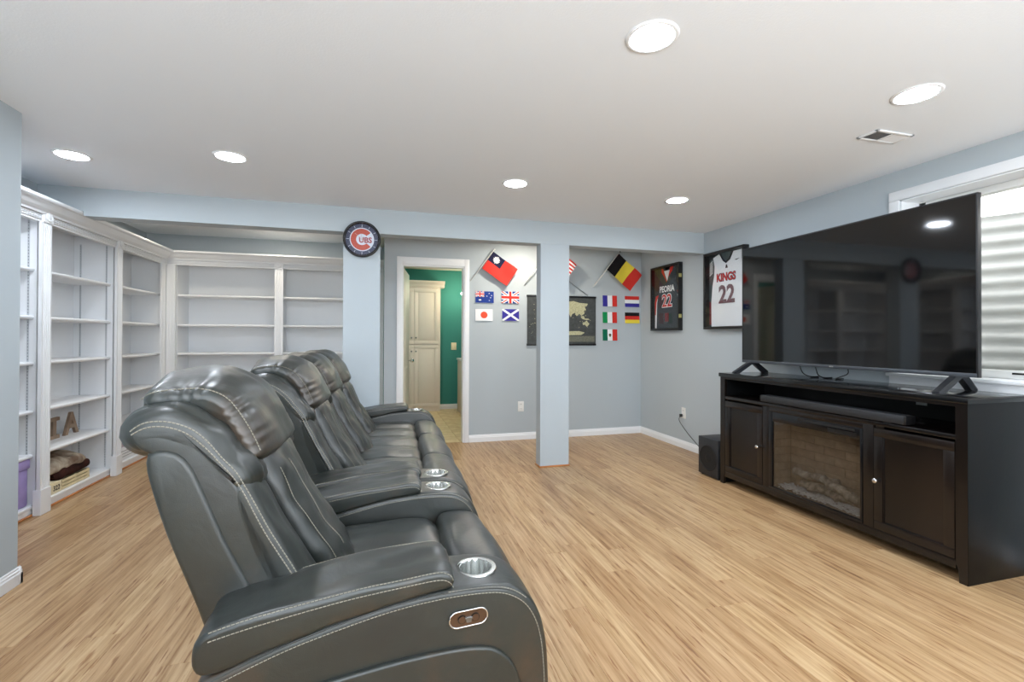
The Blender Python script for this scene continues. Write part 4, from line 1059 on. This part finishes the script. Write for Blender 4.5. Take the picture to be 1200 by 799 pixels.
# soundbar
sbar = thing('soundbar', 'long black soundbar lying on the console niche shelf above the fireplace', 'soundbar', (2.80, 2.38, .728))
box('body', mat('soundbar_fabric', (30, 32, 35), .5, bump=.5, bscale=500), (2.738, 2.815, 1.888, 2.885, .736, .786), sbar, .008)
box('end_cap', BLKP, (2.739, 2.814, 1.878, 1.890, .737, .785), sbar, .006); box('end_cap', BLKP, (2.739, 2.814, 2.883, 2.895, .737, .785), sbar, .006)
for yy in (2.0, 2.78): box('foot', BLKP, (2.768, 2.81, yy-.02, yy+.02, .728, .737), sbar)

# television
tv = thing('television', 'very large black flat-screen television standing on the console', 'television', (3.0, 2.52, .918))
TX, TY0, TY1, TZ0, TZ1 = 2.985, 1.697, 3.348, 1.003, 1.968
SCR = mat('television_screen', (4, 4, 5), .055, spec=.8)
box('screen', SCR, (TX, TX+.004, TY0+.008, TY1-.008, TZ0+.022, TZ1-.008), tv)
mb = MB()
for a in ((TY0, TY1, TZ1-.009, TZ1), (TY0, TY0+.009, TZ0, TZ1), (TY1-.009, TY1, TZ0, TZ1)): mb.box(TX-.003, TX+.026, *a, .002)
mb.build('bezel', mat('dark_gunmetal', (30, 31, 34), .4), tv, smooth=True, angle=40)
box('lower_bezel', mat('silver_bezel', (92, 96, 102), .35, .7), (TX-.004, TX+.02, TY0+.004, TY1-.004, TZ0, TZ0+.022), tv, .002)
box('logo', CHROME, (TX-.0055, TX-.0038, 2.505, 2.535, TZ0+.008, TZ0+.014), tv)
box('rear_housing', BLKP, (TX+.004, TX+.062, TY0+.05, TY1-.05, TZ0+.02, TZ0+.60), tv, .015); box('rear_panel', BLKP, (TX+.004, TX+.028, TY0+.01, TY1-.01, TZ0+.01, TZ1-.01), tv, .004)
for yc_ in (1.80, 3.262):
    mb = MB()
    for sx, xe, dy in ((-1, 2.800, -.03), (1, 3.192, .03)):
        a = Vector((3.0, yc_, 1.006)); b = Vector((xe, yc_+dy, .922))
        t1 = .026
        mb.prism([(a.x-sx*.012, a.y-t1, a.z), (a.x+sx*.045, a.y-t1, a.z), (b.x+sx*.0, b.y-.012, b.z+.007), (b.x, b.y-.012, .9185), (b.x-sx*.045, b.y-.012, .9185)], (0, .034, 0))
    mb.box(2.985, 3.03, yc_-.028, yc_+.012, .995, 1.012, .003)
    mb.build('leg', mat('gunmetal_leg', (48, 50, 54), .35, .4), tv)
for i, (ya, yb_) in enumerate(((2.83, 2.80), (2.70, 2.69), (2.46, 2.60))):
    MB().tube(catmull([(TX+.045, ya, TZ0+.05), (TX+.06, ya-.01, .975), (TX+.085, (ya+yb_)/2, .94), (TX+.13, yb_, .922), (3.19, yb_, .921)]), .0035, 8).build('cable', BLKP, tv, smooth=True)

# ------------------------------------------------------------------ things on the shelves
bn = thing('storage_bin', 'lilac fabric storage bin on the bottom shelf beside the left wall end', 'storage bin', (-2.36, 3.72, .068))
LIL = mat('lilac_fabric', (172, 156, 208), .85, spec=.1, var=.12, vscale=8, bump=.6, bscale=140)
box('body', LIL, (-2.50, -2.262, 3.50, 3.918, .069, .340), bn, .012)
box('lid', LIL, (-2.506, -2.252, 3.494, 3.924, .318, .381), bn, .010)
tb = thing('tissue_box', 'small blue and green printed box on the shelf over the lilac bin', 'box', (-2.4, 4.0, .408))
TB = mat('printed_pack', (120, 170, 200), .5, var=.4, vscale=30, rgb2=(210, 226, 232))
box('carton', TB, (-2.47, -2.36, 3.84, 3.915, .4085, .468), tb, .004); box('green_flap', C_['green'], (-2.465, -2.365, 3.845, 3.90, .468, .480), tb, .003)
def letter(ch, y, label):
    WD = mat('weathered_wood', (150, 128, 108), .8, var=.2, vscale=12); 
    o = text_mesh(ch, .243, .010, frame_mtx((-2.43, y, .408+.085), (0, 1, 0), (0, 0, 1)), .006)
    zs = [v.co.z for v in o.bm.verts]; dz = .4085-min(zs)
    bmesh.ops.translate(o.bm, verts=o.bm.verts[:], vec=(0, 0, dz))
    return o.build('wooden_letter', WD, label=label, cat='letter', group='wooden letters on the shelf')
def flip(o): pass
# letters face the room (+x): text right is +y when seen from +x? seen from the room, right is +y
letter('A', 4.69, 'weathered wooden letter A on the second shelf')
WD = MATS['weathered_wood']
mb = MB()
for z0_, z1_, hw_ in ((.4085, .436, .06), (.546, .573, .06), (.436, .546, .021)): mb.box(-2.44, -2.42, 4.475-hw_, 4.475+hw_, z0_, z1_, .001)
mb.build('wooden_letter', WD, label='weathered wooden letter I standing beside the pilaster', cat='letter', group='wooden letters on the shelf')
cr = thing('wooden_crate', 'pale slatted wooden crate on the bottom shelf under a folded brown throw', 'crate', (-2.35, 4.42, .068))
PINE = mat('pale_pine', (222, 206, 164), .7, var=.1, vscale=10)
for z0_ in (.070, .096, .122):
    box('slat', PINE, (-2.262, -2.255, 4.26, 4.60, z0_, z0_+.020), cr, .001); box('slat', PINE, (-2.50, -2.493, 4.26, 4.60, z0_, z0_+.020), cr, .001)
for yy in (4.262, 4.425, 4.585): box('corner_post', PINE, (-2.270, -2.262, yy-.008, yy+.016, .069, .146), cr); 
for yy in (4.26, 4.592): box('end_board', PINE, (-2.493, -2.262, yy, yy+.008, .069, .146), cr)
box('bottom_board', PINE, (-2.493, -2.262, 4.268, 4.592, .069, .075), cr)
bx = thing('cream_box', 'small cream box with dark printed digits at the front of the bottom shelf', 'box', (-2.3, 4.17, .068))
box('carton', mat('cream_card', (226, 214, 180), .7), (-2.37, -2.252, 4.07, 4.245, .0685, .150), bx, .002)
text_mesh('322', .05, .0004, frame_mtx((-2.2518, 4.19, .105), (0, 1, 0), (0, 0, 1)), .001).build('printed_digits', C_['black'], bx)
th = thing('folded_throw', 'brown and cream patterned throw folded on the slatted crate', 'throw', (-2.36, 4.42, .14))
BRN = mat('dark_brown_fleece', (42, 26, 24), .9, spec=.1, var=.5, vscale=9, rgb2=(66, 40, 34), bump=.8, bscale=120)
PAT = mat('cream_brown_pattern', (112, 92, 78), .9, spec=.1, vscale=11, rgb2=(198, 188, 170), bump=.8, bscale=120)
slab(MB(), [(-2.47, .160), (-2.27, .160), (-2.262, .185), (-2.28, .215), (-2.47, .225), (-2.485, .19)], 4.20, 4.64, .03, .010, n=60, wr=wrinkle(14, .022, 4)).build('lower_fold', BRN, th, smooth=True)
slab(MB(), [(-2.47, .226), (-2.29, .212), (-2.272, .235), (-2.30, .270), (-2.44, .30), (-2.48, .26)], 4.14, 4.60, .03, .014, n=60, wr=wrinkle(12, .026, 9)).build('upper_fold', PAT, th, smooth=True)
kb = thing('game_box', 'dark box with a pale label on top of the stack in the third bay', 'box', (-2.36, 5.33, .236))
box('carton', mat('dark_carton', (52, 50, 62), .6), (-2.46, -2.28, 5.12, 5.52, .252, .335), kb, .003); box('label', C_['white'], (-2.2805, -2.279, 5.24, 5.34, .275, .318), kb)
kb = thing('game_box', 'mauve and white flat box in the middle of the stack in the third bay', 'box', (-2.36, 5.33, .18))
box('carton', mat('mauve_card', (188, 176, 186), .6, var=.2, vscale=20), (-2.47, -2.272, 5.10, 5.50, .184, .2515), kb, .003); box('label', C_['maroon'], (-2.2725, -2.271, 5.17, 5.20, .198, .24), kb)
kb = thing('document_box', 'white ream box with grey printed lines at the bottom of the third bay', 'box', (-2.36, 5.33, .068))
box('carton', C_['white'], (-2.48, -2.262, 5.06, 5.48, .0685, .1835), kb, .003)
for z_ in (.10, .125, .15): box('printed_line', C_['grey'], (-2.2625, -2.261, 5.10, 5.44, z_, z_+.004), kb)
kb = thing('green_pouch', 'lime green packet at the end of the box stack', 'packet', (-2.34, 5.55, .068))
slab(MB(), [(-2.40, .072), (-2.27, .072), (-2.265, .11), (-2.275, .15), (-2.39, .16), (-2.405, .11)], 5.50, 5.64, .012, .008, n=40).build('packet', mat('lime', (176, 206, 96), .5), kb, smooth=True)
